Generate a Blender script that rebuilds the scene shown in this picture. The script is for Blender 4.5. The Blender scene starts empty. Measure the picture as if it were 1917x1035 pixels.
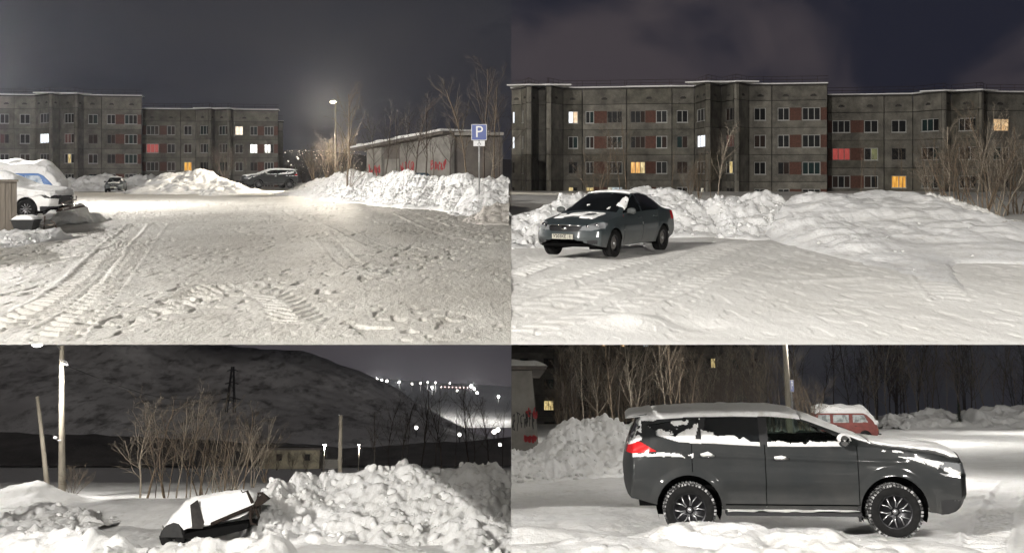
import bpy, math, random
import numpy as np
from mathutils import Vector, Matrix

# ------------------------------------------------------------------ camera, world, sun, exposure
SC = bpy.context.scene
COL = SC.collection
F = 2000.0                      # focal length in photo pixels (photo is 1917 wide)
CX, CY = 957.0, 327.0           # vertical seam of the four places / eye level of the upper yards
cam_d = bpy.data.cameras.new('camera')
cam_d.sensor_fit = 'HORIZONTAL'
cam_d.sensor_width = 36.0
cam_d.lens = 36.0 * F / 1917.0
cam_d.shift_x = (958.5 - CX) / 1917.0
cam_d.shift_y = -(517.5 - CY) / 1917.0
cam_d.clip_start = 0.1
cam_d.clip_end = 9000
cam = bpy.data.objects.new('camera', cam_d)
COL.objects.link(cam)
cam.location = (0, 0, 0)
cam.rotation_euler = (math.radians(90), 0, 0)
SC.camera = cam

SUN_E, SUN_A = math.radians(33), math.radians(28)      # elevation, azimuth left of straight behind
world = bpy.data.worlds.new('World')
SC.world = world
world.use_nodes = True
wn = world.node_tree
wn.nodes.clear()
wo = wn.nodes.new('ShaderNodeOutputWorld')
wb = wn.nodes.new('ShaderNodeBackground')
ws = wn.nodes.new('ShaderNodeTexSky')
ws.sky_type = 'NISHITA'
ws.sun_disc = False
ws.sun_elevation = math.radians(-4)
ws.sun_rotation = math.radians(180) + SUN_A
wb.inputs['Strength'].default_value = 0.10
wn.links.new(ws.outputs[0], wb.inputs['Color'])
wn.links.new(wb.outputs[0], wo.inputs['Surface'])

sun_d = bpy.data.lights.new('night_glow', 'SUN')
sun_d.energy = 0.46
sun_d.angle = math.radians(10)
sun_d.color = (1.0, 0.93, 0.86)
sun = bpy.data.objects.new('night_glow', sun_d)
COL.objects.link(sun)
to_sun = Vector((-math.sin(SUN_A) * math.cos(SUN_E), -math.cos(SUN_A) * math.cos(SUN_E), math.sin(SUN_E)))
sun.rotation_euler = to_sun.to_track_quat('Z', 'Y').to_euler()

SC.view_settings.view_transform = 'Standard'
SC.view_settings.look = 'None'
SC.view_settings.exposure = 0.0
SC.view_settings.gamma = 1.0
SC.view_settings.use_curve_mapping = False
SC.render.engine = 'CYCLES'
SC.cycles.use_denoising = True
SC.cycles.use_adaptive_sampling = True
SC.cycles.adaptive_threshold = 0.03
SC.cycles.max_bounces = 4
SC.cycles.diffuse_bounces = 3
SC.cycles.glossy_bounces = 3
SC.cycles.transmission_bounces = 3
SC.cycles.sample_clamp_indirect = 4.0

# ------------------------------------------------------------------ places (U = upper yards, level; L = lower yards on a hillside falling away)
TILT = math.atan((770.0 - CY) / F)
W = {'U': Matrix.Identity(4), 'L': Matrix.Rotation(-TILT, 4, 'X')}
_c, _s = math.cos(TILT), math.sin(TILT)

def at(st, px, py, D):
    """point at depth D in the frame of a place, seen at a photo pixel"""
    dx, dz = (px - CX) / F, -(py - CY) / F
    if st == 'U':
        return (dx * D, D, dz * D)
    fw = _c - dz * _s
    up = _s + dz * _c
    return (dx * D / fw, D, up * D / fw)

def ground_D(st, py, gz):
    dz = -(py - CY) / F
    if st == 'U':
        return gz / dz
    fw = _c - dz * _s
    up = _s + dz * _c
    return gz * fw / up

# ------------------------------------------------------------------ noise (numpy)
def _h(ix, iy, s):
    v = np.sin(ix * 127.1 + iy * 311.7 + s * 74.7) * 43758.5453
    return v - np.floor(v)

def vn(x, y, s=0):
    x = np.asarray(x, float); y = np.asarray(y, float)
    ix, iy = np.floor(x), np.floor(y)
    fx, fy = x - ix, y - iy
    fx = fx * fx * (3 - 2 * fx); fy = fy * fy * (3 - 2 * fy)
    a, b = _h(ix, iy, s), _h(ix + 1, iy, s)
    c, d = _h(ix, iy + 1, s), _h(ix + 1, iy + 1, s)
    return (a + (b - a) * fx) * (1 - fy) + (c + (d - c) * fx) * fy

def fbm(x, y, s=0, o=4):
    t, a, n = 0, 1.0, 0
    for k in range(o):
        t = t + a * (vn(x * 2 ** k, y * 2 ** k, s + k * 3.1) - 0.5); n += a; a *= 0.5
    return t / n * 2

def clods(x, y, cell, s=0, rmin=.35, rmax=.75):
    u, v = x / cell, y / cell
    iu, iv = np.floor(u), np.floor(v)
    out = np.zeros_like(u)
    for a in (-1, 0, 1):
        for b in (-1, 0, 1):
            cu, cv = iu + a, iv + b
            px = cu + _h(cu, cv, s); py = cv + _h(cu, cv, s + 5.3)
            r = rmin + (rmax - rmin) * _h(cu, cv, s + 9.1)
            # squarish blocks: mix of L2 and Linf distance, turned by a random angle
            an = _h(cu, cv, s + 2.2) * 3.14
            dx, dy = u - px, v - py
            ex = dx * np.cos(an) + dy * np.sin(an); ey = -dx * np.sin(an) + dy * np.cos(an)
            d = (np.abs(ex) ** 2.6 + np.abs(ey * (.75 + .6 * _h(cu, cv, s + 4.4))) ** 2.6) ** (1 / 2.6) / r
            top = r * (.45 + .75 * _h(cu, cv, s + 6.6)) + .35 * ex * (_h(cu, cv, s + 7.7) - .3)
            w = np.clip((1 - d) * 1.5, 0, 1); w = w * (2 - w)
            out = np.maximum(out, w * top)
    return out * cell

def billow(x, y, s=0, o=5, gain=.56):
    t, a, n = 0, 1.0, 0
    for k in range(o):
        c, sn = math.cos(k * 1.1), math.sin(k * 1.1)
        u, v = (x * c - y * sn) * 2 ** k, (x * sn + y * c) * 2 ** k
        t = t + a * np.abs(vn(u, v, s + k * 5.7) * 2 - 1); n += a; a *= gain
    return t / n

def sstep(a, b, x):
    t = np.clip((x - a) / (b - a), 0, 1)
    return t * t * (3 - 2 * t)

# ------------------------------------------------------------------ materials
MATS = {}
def mat(name, col, rough=0.7, metal=0.0, col2=None, nscale=3.0, ndetail=6.0, nramp=(.35, .65), bump=0.0, bscale=20.0,
        stretch=None, spec=0.4, emit=None, estr=0.0, coat=0.0, bdist=0.02, alpha=None):
    if name in MATS:
        return MATS[name]
    m = bpy.data.materials.new(name); m.use_nodes = True
    nt = m.node_tree; N = nt.nodes; Lk = nt.links
    b = N['Principled BSDF']
    b.inputs['Base Color'].default_value = (*col, 1)
    b.inputs['Roughness'].default_value = rough
    b.inputs['Metallic'].default_value = metal
    b.inputs['Specular IOR Level'].default_value = spec
    b.inputs['Coat Weight'].default_value = coat
    if coat: b.inputs['Coat Roughness'].default_value = 0.08
    tc = None
    if col2 is not None or bump:
        tc = N.new('ShaderNodeTexCoord'); mp = N.new('ShaderNodeMapping')
        Lk.new(tc.outputs['Object'], mp.inputs['Vector'])
        if stretch: mp.inputs['Scale'].default_value = stretch
    if col2 is not None:
        n = N.new('ShaderNodeTexNoise'); n.inputs['Scale'].default_value = nscale; n.inputs['Detail'].default_value = ndetail
        n.inputs['Roughness'].default_value = 0.62
        r = N.new('ShaderNodeMapRange'); r.inputs['From Min'].default_value = nramp[0]; r.inputs['From Max'].default_value = nramp[1]
        mx = N.new('ShaderNodeMix'); mx.data_type = 'RGBA'
        mx.inputs['A'].default_value = (*col, 1); mx.inputs['B'].default_value = (*col2, 1)
        Lk.new(mp.outputs[0], n.inputs['Vector']); Lk.new(n.outputs['Fac'], r.inputs['Value'])
        Lk.new(r.outputs[0], mx.inputs['Factor']); Lk.new(mx.outputs['Result'], b.inputs['Base Color'])
    if bump:
        n2 = N.new('ShaderNodeTexNoise'); n2.inputs['Scale'].default_value = bscale; n2.inputs['Detail'].default_value = 7
        n2.inputs['Roughness'].default_value = 0.65
        bp = N.new('ShaderNodeBump'); bp.inputs['Strength'].default_value = bump; bp.inputs['Distance'].default_value = bdist
        Lk.new(mp.outputs[0], n2.inputs['Vector']); Lk.new(n2.outputs['Fac'], bp.inputs['Height'])
        Lk.new(bp.outputs[0], b.inputs['Normal'])
    if emit is not None:
        b.inputs['Emission Color'].default_value = (*emit, 1); b.inputs['Emission Strength'].default_value = estr
    MATS[name] = m
    return m

def mat_lit(name, c1, c2, strength, scale=(9, 9, 2), ramp=(.3, .7)):
    """a lit window: curtain folds and things on the sill over a bright room"""
    if name in MATS: return MATS[name]
    m = bpy.data.materials.new(name); m.use_nodes = True
    nt = m.node_tree; N = nt.nodes; Lk = nt.links; b = N['Principled BSDF']
    b.inputs['Base Color'].default_value = (.05, .05, .05, 1); b.inputs['Roughness'].default_value = .15
    tc = N.new('ShaderNodeTexCoord'); mp = N.new('ShaderNodeMapping'); mp.inputs['Scale'].default_value = scale
    n = N.new('ShaderNodeTexNoise'); n.inputs['Scale'].default_value = .6; n.inputs['Detail'].default_value = 3
    r = N.new('ShaderNodeMapRange'); r.inputs['From Min'].default_value = ramp[0]; r.inputs['From Max'].default_value = ramp[1]
    mx = N.new('ShaderNodeMix'); mx.data_type = 'RGBA'; mx.inputs['A'].default_value = (*c1, 1); mx.inputs['B'].default_value = (*c2, 1)
    Lk.new(tc.outputs['Object'], mp.inputs['Vector']); Lk.new(mp.outputs[0], n.inputs['Vector']); Lk.new(n.outputs['Fac'], r.inputs['Value'])
    Lk.new(r.outputs[0], mx.inputs['Factor']); Lk.new(mx.outputs['Result'], b.inputs['Emission Color'])
    b.inputs['Emission Strength'].default_value = strength
    MATS[name] = m
    return m

def snow_mat(name, c1, c2, dirt, dscale, stretch, bump, bscale, d_amt=(.5, .75)):
    if name in MATS: return MATS[name]
    m = bpy.data.materials.new(name); m.use_nodes = True
    nt = m.node_tree; N = nt.nodes; Lk = nt.links; b = N['Principled BSDF']
    b.inputs['Roughness'].default_value = .62; b.inputs['Specular IOR Level'].default_value = .25
    tc = N.new('ShaderNodeTexCoord'); mp = N.new('ShaderNodeMapping'); mp.inputs['Scale'].default_value = stretch
    Lk.new(tc.outputs['Object'], mp.inputs['Vector'])
    def noise(sc, det=6, ro=.6):
        n = N.new('ShaderNodeTexNoise'); n.inputs['Scale'].default_value = sc; n.inputs['Detail'].default_value = det; n.inputs['Roughness'].default_value = ro
        Lk.new(mp.outputs[0], n.inputs['Vector']); return n
    n1 = noise(dscale * .4); n2 = noise(dscale * 3, 8, .7); n3 = noise(bscale, 8, .7)
    mx = N.new('ShaderNodeMix'); mx.data_type = 'RGBA'; mx.inputs['A'].default_value = (*c1, 1); mx.inputs['B'].default_value = (*c2, 1)
    r1 = N.new('ShaderNodeMapRange'); r1.inputs['From Min'].default_value = .35; r1.inputs['From Max'].default_value = .65
    Lk.new(n1.outputs['Fac'], r1.inputs['Value']); Lk.new(r1.outputs[0], mx.inputs['Factor'])
    mx2 = N.new('ShaderNodeMix'); mx2.data_type = 'RGBA'; mx2.inputs['B'].default_value = (*dirt, 1)
    r2 = N.new('ShaderNodeMapRange'); r2.inputs['From Min'].default_value = d_amt[0]; r2.inputs['From Max'].default_value = d_amt[1]
    Lk.new(n2.outputs['Fac'], r2.inputs['Value']); Lk.new(r2.outputs[0], mx2.inputs['Factor'])
    Lk.new(mx.outputs['Result'], mx2.inputs['A']); Lk.new(mx2.outputs['Result'], b.inputs['Base Color'])
    bp = N.new('ShaderNodeBump'); bp.inputs['Strength'].default_value = bump; bp.inputs['Distance'].default_value = .05
    Lk.new(n3.outputs['Fac'], bp.inputs['Height']); Lk.new(bp.outputs[0], b.inputs['Normal'])
    MATS[name] = m
    return m

SNOW = snow_mat('snow_fresh', (.86, .86, .86), (.76, .755, .74), (.50, .47, .42), 1.6, (1, 1, 1), .6, 9, (.54, .80))
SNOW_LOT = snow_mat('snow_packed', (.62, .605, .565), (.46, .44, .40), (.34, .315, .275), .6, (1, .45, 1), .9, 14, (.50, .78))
SNOW_LOT2 = snow_mat('snow_packed_pale', (.86, .85, .825), (.76, .745, .71), (.54, .51, .46), .7, (1, .45, 1), .5, 6, (.58, .85))
SNOW_SHADE = snow_mat('snow_shade', (.60, .57, .53), (.50, .47, .43), (.30, .27, .24), 1.8, (1, 1, 1), .7, 9, (.5, .75))  # darker snow copy: shade on two edge heaps put into the colour
SNOW_FAR = snow_mat('snow_far', (.70, .70, .70), (.60, .60, .60), (.45, .44, .43), .05, (1, 1, 1), .3, .5, (.5, .8))
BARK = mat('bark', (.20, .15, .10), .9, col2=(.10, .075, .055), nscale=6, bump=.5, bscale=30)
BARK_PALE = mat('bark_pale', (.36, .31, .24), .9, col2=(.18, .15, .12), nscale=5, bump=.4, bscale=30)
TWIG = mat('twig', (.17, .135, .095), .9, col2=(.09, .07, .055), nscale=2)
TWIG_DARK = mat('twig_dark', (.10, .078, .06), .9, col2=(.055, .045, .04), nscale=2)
CONCRETE = mat('panel_concrete', (.215, .203, .172), .92, col2=(.105, .099, .086), nscale=.8, ndetail=10, bump=1.0, bscale=5, bdist=.12)
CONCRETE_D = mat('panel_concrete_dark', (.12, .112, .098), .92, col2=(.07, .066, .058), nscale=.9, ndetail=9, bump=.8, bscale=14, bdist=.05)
SEAM = mat('seam_tar', (.035, .033, .03), .95, col2=(.06, .055, .05), nscale=4)
BRICK = mat('brick_red', (.135, .062, .045), .9, col2=(.085, .042, .032), nscale=5, bump=.6, bscale=25)
PVC = mat('white_plastic', (.42, .42, .40), .5, col2=(.42, .42, .40), nscale=4)
GLASS = mat('dark_glass', (.010, .011, .012), .35, spec=.06, col2=(.022, .022, .022), nscale=1.2)
GLASS_BROWN = mat('curtained_glass', (.05, .035, .028), .5, spec=.05, col2=(.03, .022, .02), nscale=3, stretch=(6, 1, 1))
GLASS_GREEN = mat('green_curtain_glass', (.024, .042, .04), .5, spec=.05, col2=(.015, .03, .03), nscale=3, stretch=(6, 1, 1))
STEEL = mat('galvanised_steel', (.42, .42, .42), .45, .7, col2=(.30, .30, .30), nscale=6)
BLACK = mat('black_rubber', (.012, .012, .012), .75, col2=(.02, .02, .02), nscale=12, bump=.3, bscale=60)
DARKVOID = mat('black_void', (.004, .004, .004), 1.0, spec=0)
RUST = mat('dark_rusty_metal', (.045, .035, .03), .75, .3, col2=(.09, .06, .045), nscale=9, bump=.4, bscale=40)
POLE = mat('pole_concrete', (.46, .42, .34), .9, col2=(.34, .30, .24), nscale=3, bump=.4, bscale=18, stretch=(1, 1, .3))
CHROME = mat('chrome', (.75, .75, .75), .12, 1.0)

# ------------------------------------------------------------------ objects
OFF = {}
def tag(o, label=None, cat=None, group=None, kind=None):
    if label: o['label'] = label
    if cat: o['category'] = cat
    if group: o['group'] = group
    if kind: o['kind'] = kind
    return o

def thing(name, label, cat, st='U', loc=(0, 0, 0), rz=0.0, group=None, rx=0.0, ry=0.0):
    o = bpy.data.objects.new(name, None)
    o.empty_display_size = .2
    COL.objects.link(o)
    o.matrix_world = W[st] @ Matrix.Translation(loc) @ Matrix.Rotation(rz, 4, 'Z') @ Matrix.Rotation(ry, 4, 'Y') @ Matrix.Rotation(rx, 4, 'X')
    return tag(o, label, cat, group)

def fast_mesh(name, V, Fq, smooth=False):
    """V (n,3), Fq (m,3|4) arrays -> mesh"""
    me = bpy.data.meshes.new(name)
    V = np.asarray(V, np.float32); Fq = np.asarray(Fq, np.int32)
    k = Fq.shape[1]
    me.vertices.add(len(V)); me.vertices.foreach_set('co', V.ravel())
    me.loops.add(Fq.size); me.loops.foreach_set('vertex_index', Fq.ravel())
    me.polygons.add(len(Fq))
    me.polygons.foreach_set('loop_start', np.arange(0, Fq.size, k, dtype=np.int32))
    me.polygons.foreach_set('use_smooth', np.full(len(Fq), bool(smooth)))
    me.update(calc_edges=True)
    return me

def add(name, me, m, parent=None, st=None, loc=(0, 0, 0)):
    o = bpy.data.objects.new(name, me)
    COL.objects.link(o)
    if m is not None and len(me.materials) == 0: me.materials.append(m)
    if parent is not None:
        o.parent = parent
        o.location = loc
    else:
        o.matrix_world = W[st or 'U'] @ Matrix.Translation(loc)
    return o

def grid_faces(nu, nv):
    i = np.arange(nu * nv).reshape(nu, nv)
    return np.stack([i[:-1, :-1], i[1:, :-1], i[1:, 1:], i[:-1, 1:]], -1).reshape(-1, 4)

class MB:
    def __init__(s): s.v = []; s.f = []
    def box(s, a, b, rot=None, c=None):
        n = len(s.v)
        pts = [(x, y, z) for x in (a[0], b[0]) for y in (a[1], b[1]) for z in (a[2], b[2])]
        if rot is not None:
            cc = Vector(c if c is not None else [(a[i] + b[i]) / 2 for i in range(3)])
            pts = [tuple(cc + rot @ (Vector(p) - cc)) for p in pts]
        s.v += pts
        s.f += [tuple(n + k for k in q) for q in ((0, 1, 3, 2), (4, 6, 7, 5), (0, 4, 5, 1), (2, 3, 7, 6), (0, 2, 6, 4), (1, 5, 7, 3))]
        return s
    def hexa(s, p):
        """8 points: bottom 4 (ccw), top 4"""
        n = len(s.v); s.v += [tuple(q) for q in p]
        s.f += [tuple(n + k for k in q) for q in ((3, 2, 1, 0), (4, 5, 6, 7), (0, 1, 5, 4), (1, 2, 6, 5), (2, 3, 7, 6), (3, 0, 4, 7))]
        return s
    def tube(s, pts, rad, n=6, cap=True):
        pts = [Vector(p) for p in pts]
        if not hasattr(rad, '__len__'): rad = [rad] * len(pts)
        base = len(s.v); m = len(pts)
        for i, p in enumerate(pts):
            d = (pts[min(i + 1, m - 1)] - pts[max(i - 1, 0)])
            if d.length < 1e-9: d = Vector((0, 0, 1))
            d.normalize()
            a = d.cross(Vector((0, 0, 1)) if abs(d.z) < .9 else Vector((1, 0, 0))).normalized(); b = d.cross(a)
            for k in range(n):
                t = 2 * math.pi * k / n
                s.v.append(tuple(p + (a * math.cos(t) + b * math.sin(t)) * rad[i]))
        for i in range(m - 1):
            for k in range(n):
                q = base + i * n; k2 = (k + 1) % n
                s.f.append((q + k, q + k2, q + n + k2, q + n + k))
        if cap:
            s.f.append(tuple(base + k for k in range(n))[::-1]); s.f.append(tuple(base + (m - 1) * n + k for k in range(n)))
        return s
    def lathe(s, prof, n=32, axis='Z', c=(0, 0, 0)):
        """prof: list of (r, h) along axis; open profile"""
        base = len(s.v)
        for r, h in prof:
            for k in range(n):
                t = 2 * math.pi * k / n
                a, b = r * math.cos(t), r * math.sin(t)
                p = (a, b, h) if axis == 'Z' else (a, h, b) if axis == 'Y' else (h, a, b)
                s.v.append((p[0] + c[0], p[1] + c[1], p[2] + c[2]))
        for i in range(len(prof) - 1):
            for k in range(n):
                k2 = (k + 1) % n; q = base + i * n
                s.f.append((q + k, q + k2, q + n + k2, q + n + k))
        return s
    def poly(s, pts):
        n = len(s.v); s.v += [tuple(p) for p in pts]; s.f.append(tuple(range(n, n + len(pts)))); return s
    def mesh(s, name, smooth=False, off=None):
        me = bpy.data.meshes.new(name)
        v = s.v if off is None else [(p[0] - off[0], p[1] - off[1], p[2] - off[2]) for p in s.v]
        me.from_pydata(v, [], s.f); me.update()
        if smooth: me.polygons.foreach_set('use_smooth', np.ones(len(me.polygons), bool))
        return me
    def build(s, name, m, parent=None, st=None, smooth=False, off=None, loc=(0, 0, 0)):
        return add(name, s.mesh(name, smooth, off), m, parent, st, loc)

def copy_tree(o, M=None, parent=None):
    c = o.copy(); COL.objects.link(c)
    if parent is not None: c.parent = parent
    if M is not None: c.matrix_world = M
    for ch in o.children: copy_tree(ch, None, c)
    return c

def place(st, loc, rz=0.0, sc=1.0, rx=0.0, ry=0.0):
    return W[st] @ Matrix.Translation(loc) @ Matrix.Rotation(rz, 4, 'Z') @ Matrix.Rotation(ry, 4, 'Y') @ Matrix.Rotation(rx, 4, 'X') @ Matrix.Diagonal((sc, sc, sc, 1))

def text_mesh(txt, size, depth=.004, bold=0.0):
    cu = bpy.data.curves.new('txt', 'FONT'); cu.body = txt; cu.size = size; cu.extrude = depth; cu.offset = bold
    cu.align_x = 'CENTER'; cu.align_y = 'CENTER'; cu.resolution_u = 3
    o = bpy.data.objects.new('txt', cu); COL.objects.link(o)
    dg = bpy.context.evaluated_depsgraph_get()
    me = bpy.data.meshes.new_from_object(o.evaluated_get(dg))
    bpy.data.objects.remove(o); bpy.data.curves.remove(cu)
    return me

def point_light(name, st, loc, power, color, parent=None, r=.25, cone=None, aim=None):
    d = bpy.data.lights.new(name, 'SPOT' if cone else 'POINT'); d.energy = power; d.color = color; d.shadow_soft_size = r
    if cone: d.spot_size = math.radians(cone); d.spot_blend = .35
    o = bpy.data.objects.new(name, d); COL.objects.link(o)
    if parent is not None: o.parent = parent; o.location = loc
    else: o.matrix_world = W[st] @ Matrix.Translation(loc)
    if aim is not None: o.rotation_euler = (-Vector(aim)).to_track_quat('Z', 'Y').to_euler()
    return o
# ------------------------------------------------------------------ skies
def sky_mat(name, c1, c2, scale, ramp, stretch=(1, 1, 1), seed=0):
    m = bpy.data.materials.new(name); m.use_nodes = True
    nt = m.node_tree; N = nt.nodes; N.clear(); Lk = nt.links
    o = N.new('ShaderNodeOutputMaterial'); e = N.new('ShaderNodeEmission'); tc = N.new('ShaderNodeTexCoord'); mp = N.new('ShaderNodeMapping')
    mp.inputs['Scale'].default_value = stretch; mp.inputs['Location'].default_value = (seed, seed * 1.7, seed * .3)
    n = N.new('ShaderNodeTexNoise'); n.inputs['Scale'].default_value = scale; n.inputs['Detail'].default_value = 4; n.inputs['Roughness'].default_value = .5
    n.inputs['Distortion'].default_value = .6
    r = N.new('ShaderNodeMapRange'); r.interpolation_type = 'SMOOTHSTEP'; r.inputs['From Min'].default_value = ramp[0]; r.inputs['From Max'].default_value = ramp[1]
    mx = N.new('ShaderNodeMix'); mx.data_type = 'RGBA'; mx.inputs['A'].default_value = (*c1, 1); mx.inputs['B'].default_value = (*c2, 1)
    Lk.new(tc.outputs['Object'], mp.inputs[0]); Lk.new(mp.outputs[0], n.inputs['Vector']); Lk.new(n.outputs['Fac'], r.inputs['Value'])
    Lk.new(r.outputs[0], mx.inputs['Factor']); Lk.new(mx.outputs['Result'], e.inputs['Color']); Lk.new(e.outputs[0], o.inputs['Surface'])
    return m

def sky(st, D, x0, x1, z0, z1, m):
    n = 24
    xs = np.linspace(x0, x1, n); zs = np.linspace(z0, z1, 12)
    X, Z = np.meshgrid(xs, zs, indexing='ij')
    me = fast_mesh('sky', np.stack([X, np.full_like(X, D), Z], -1).reshape(-1, 3), grid_faces(n, 12))
    return tag(add('sky', me, m, st=st), kind='structure')

sky('U', 3200, -3400, 0, -150, 2600, sky_mat('sky_navy', (.030, .030, .037), (.019, .021, .031), .0011, (.35, .65), (1, 1, 1.4), 3))
sky('U', 3200, 0, 3400, -150, 2600, sky_mat('sky_purple_cloud', (.056, .047, .054), (.015, .016, .027), .0012, (.40, .56), (1, 1, 1.5), 11.2))
sky('L', 2600, -3000, 0, -200, 460, sky_mat('sky_glow', (.075, .066, .072), (.050, .045, .052), .002, (.3, .7), (1, 1, 2), 5))
sky('L', 2600, 0, 2600, -370, 370, sky_mat('sky_dusk', (.022, .023, .029), (.012, .012, .015), .0016, (.35, .65), (1, 1, 1), 2))

# ------------------------------------------------------------------ snow fields
def to_ground(st, pts, gz):
    out = []
    for px, py in pts:
        D = ground_D(st, py, gz); p = at(st, px, py, D); out.append((p[0], p[1]))
    return out

def track_h(x, y, pts, width, period, amp, chev=0.6, ridge=.6, seed=1):
    best = np.full(x.shape, 1e9); S = np.zeros_like(x); U = np.zeros_like(x); s0 = 0.0
    # finer curve
    P = np.array(pts, float); t = np.arange(len(P)); tt = np.linspace(0, len(P) - 1, len(P) * 4)
    P = np.stack([np.interp(tt, t, P[:, 0]), np.interp(tt, t, P[:, 1])], 1)
    for _ in range(2): P[1:-1] = (P[:-2] + P[1:-1] * 2 + P[2:]) / 4
    for a, b in zip(P[:-1], P[1:]):
        d = b - a; l = math.hypot(*d)
        if l < 1e-6: continue
        k = np.clip(((x - a[0]) * d[0] + (y - a[1]) * d[1]) / (l * l), 0, 1)
        ex, ey = x - a[0] - k * d[0], y - a[1] - k * d[1]
        q = ex * ex + ey * ey; w = q < best
        best = np.where(w, q, best); S = np.where(w, s0 + k * l, S)
        U = np.where(w, np.sign(d[0] * ey - d[1] * ex) * np.sqrt(q), U); s0 += l
    u = np.abs(U) / (width / 2)
    inside = 1 - sstep(.85, 1.1, u)
    ph = (S + chev * width * np.abs(U / (width / 2)) + .25 * period * (vn(x * 2, y * 1.2, seed) - .5)) / period
    bars = np.abs((ph % 1) - .5) * 2
    bars = sstep(.25, .75, bars)
    fade = .35 + .9 * vn(S * .35, S * 0 + seed, seed)
    h = inside * (-amp * .7 + amp * 1.25 * bars * fade)
    h += amp * ridge * np.exp(-((u - 1.22) / .16) ** 2) * (.4 + 1.2 * vn(x * 3, y * 1.5, seed + 4))
    return h

def snowfield(name, st, pxs, Ds, zfun, m, flat_edge=None):
    """a sheet of snow; finer near, coarser far. zfun(x, y)"""
    PX, DD = np.meshgrid(pxs, Ds, indexing='ij')
    X = (PX - CX) / F * DD
    if st == 'L': X = X / (_c + (900 - CY) / F * _s)
    Z = zfun(X, DD)
    me = fast_mesh(name, np.stack([X, DD, Z], -1).reshape(-1, 3), grid_faces(len(pxs), len(Ds)), True)
    return tag(add(name, me, m, st=st), kind='structure')

def inv_D(d0, d1, n):
    return 1.0 / np.linspace(1 / d0, 1 / d1, n)

GTL, GTR, GBL, GBR = -1.85, -1.85, -3.3, -1.67
KTL, KTR = 1.12, .905
# --- upper left yard
D0 = ground_D('U', 645, GTL)
tl_tracks = [
    ([(258, 420), (238, 440), (212, 462), (190, 490), (150, 530), (90, 575), (10, 610)], .62, .42, .05, .5, .25, 1),
    ([(300, 418), (275, 445), (255, 470), (225, 505), (190, 550), (140, 600), (90, 645)], .5, .42, .03, .4, .2, 2),
    ([(0, 500), (60, 490), (120, 480), (190, 470), (260, 452)], .5, .55, .028, .4, .4, 3),
    ([(585, 405), (640, 430), (690, 455), (735, 470), (760, 468)], .42, .55, .025, .3, .3, 4),
    ([(610, 445), (640, 480), (665, 500), (720, 512)], .5, .5, .022, .6, .2, 5),
    ([(320, 575), (380, 545), (430, 530), (480, 535), (540, 570), (560, 600)], .7, .42, .022, .9, .1, 6),
    ([(240, 600), (300, 580), (350, 550), (375, 535)], .5, .4, .025, .7, .1, 7),
    ([(760, 400), (820, 425), (870, 440), (957, 455)], .9, .9, .04, .3, .6, 8),
    ([(0, 405), (90, 408), (190, 412), (330, 400), (400, 398)], .9, 1.0, .05, .3, .4, 9),
]
tl_tracks = [(to_ground('U', p, GTL), *r) for p, *r in tl_tracks]
def z_tl(x, y):
    e = sstep(D0, D0 + .7, y)
    h = .035 * fbm(x * .4, y * .2, 3, 3) + .016 * fbm(x * 3.1, y * 1.35, 7, 5)
    pit = sstep(.66, .82, vn(x * 7.5 + .8 * vn(x * 9, y * 5, 4), y * 3.0, 21))
    h -= .030 * pit * (.3 + 1.2 * sstep(.35, .7, vn(x * .6, y * .3, 5)))
    lump = clods(x, y * .5, .22, 31, .10, .40)
    h += .13 * lump * sstep(.60, .80, vn(x * .7, y * .35, 33))
    lane = .35 + .65 * sstep(.38, .62, vn(x * .55 + y * .05, y * .12, 39))
    h *= .25 + 1.05 * lane
    for t in tl_tracks: h += track_h(x, y, *t)
    far = sstep(75, 110, y)
    # a ridge of broken crust
    return GTL + h * e + .42 * far * sstep(-30, -20, x) * 0
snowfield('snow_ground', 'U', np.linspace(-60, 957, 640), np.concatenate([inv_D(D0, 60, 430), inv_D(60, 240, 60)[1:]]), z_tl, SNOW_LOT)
# --- upper right yard
D1 = ground_D('U', 645, GTR)
tr_tracks = [
    ([(957, 515), (1000, 498), (1060, 485), (1120, 478)], .5, .45, .035, .4, .3, 1),
    ([(957, 540), (1040, 520), (1120, 505), (1200, 488), (1270, 470), (1350, 450)], .5, .4, .018, .4, .3, 2),
    ([(957, 590), (1060, 555), (1150, 530), (1240, 505), (1330, 475), (1400, 455)], .8, .6, .018, .3, .3, 3),
    ([(1780, 560), (1740, 520), (1720, 480), (1705, 455)], .5, .5, .018, .3, .3, 5),
    ([(957, 625), (1100, 590), (1250, 545), (1400, 490)], .5, .5, .014, .3, .3, 6),
]
tr_tracks = [(to_ground('U', p, GTR), *r) for p, *r in tr_tracks]
def z_tr(x, y):
    e = sstep(D1, D1 + .8, y)
    h = .05 * fbm(x * .45, y * .22, 43, 3) + .011 * fbm(x * 2.6, y * 1.1, 47, 5)
    lump = clods(x, y * .5, .5, 51, .12, .4)
    h += .12 * lump * sstep(.62, .85, vn(x * .6, y * .3, 53))
    h -= .010 * sstep(.66, .82, vn(x * 6, y * 2.4, 25))
    for t in tr_tracks: h += track_h(x, y, *t)
    # small plough ledges
    for px, py, l, a in ((1490, 525, 1.1, .03), (1600, 550, .8, .02)):
        D = ground_D('U', py, GTR); cx = (px - CX) / F * D
        h += a * np.exp(-((y - D - .25 * (x - cx)) / .22) ** 2) * (1 - sstep(l * .6, l, np.abs(x - cx - .6)))
    h += .10 * np.exp(-((y - 13.6) / .5) ** 2 - ((x - 1.55) / .45) ** 2) - .06 * np.exp(-((y - 13.4) / .5) ** 2 - ((x - 2.3) / .4) ** 2)
    return GTR + h * e
snowfield('snow_ground', 'U', np.linspace(957, 1990, 560), np.concatenate([inv_D(D1, 45, 360), inv_D(45, 150, 30)[1:]]), z_tr, SNOW_LOT2)
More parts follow.
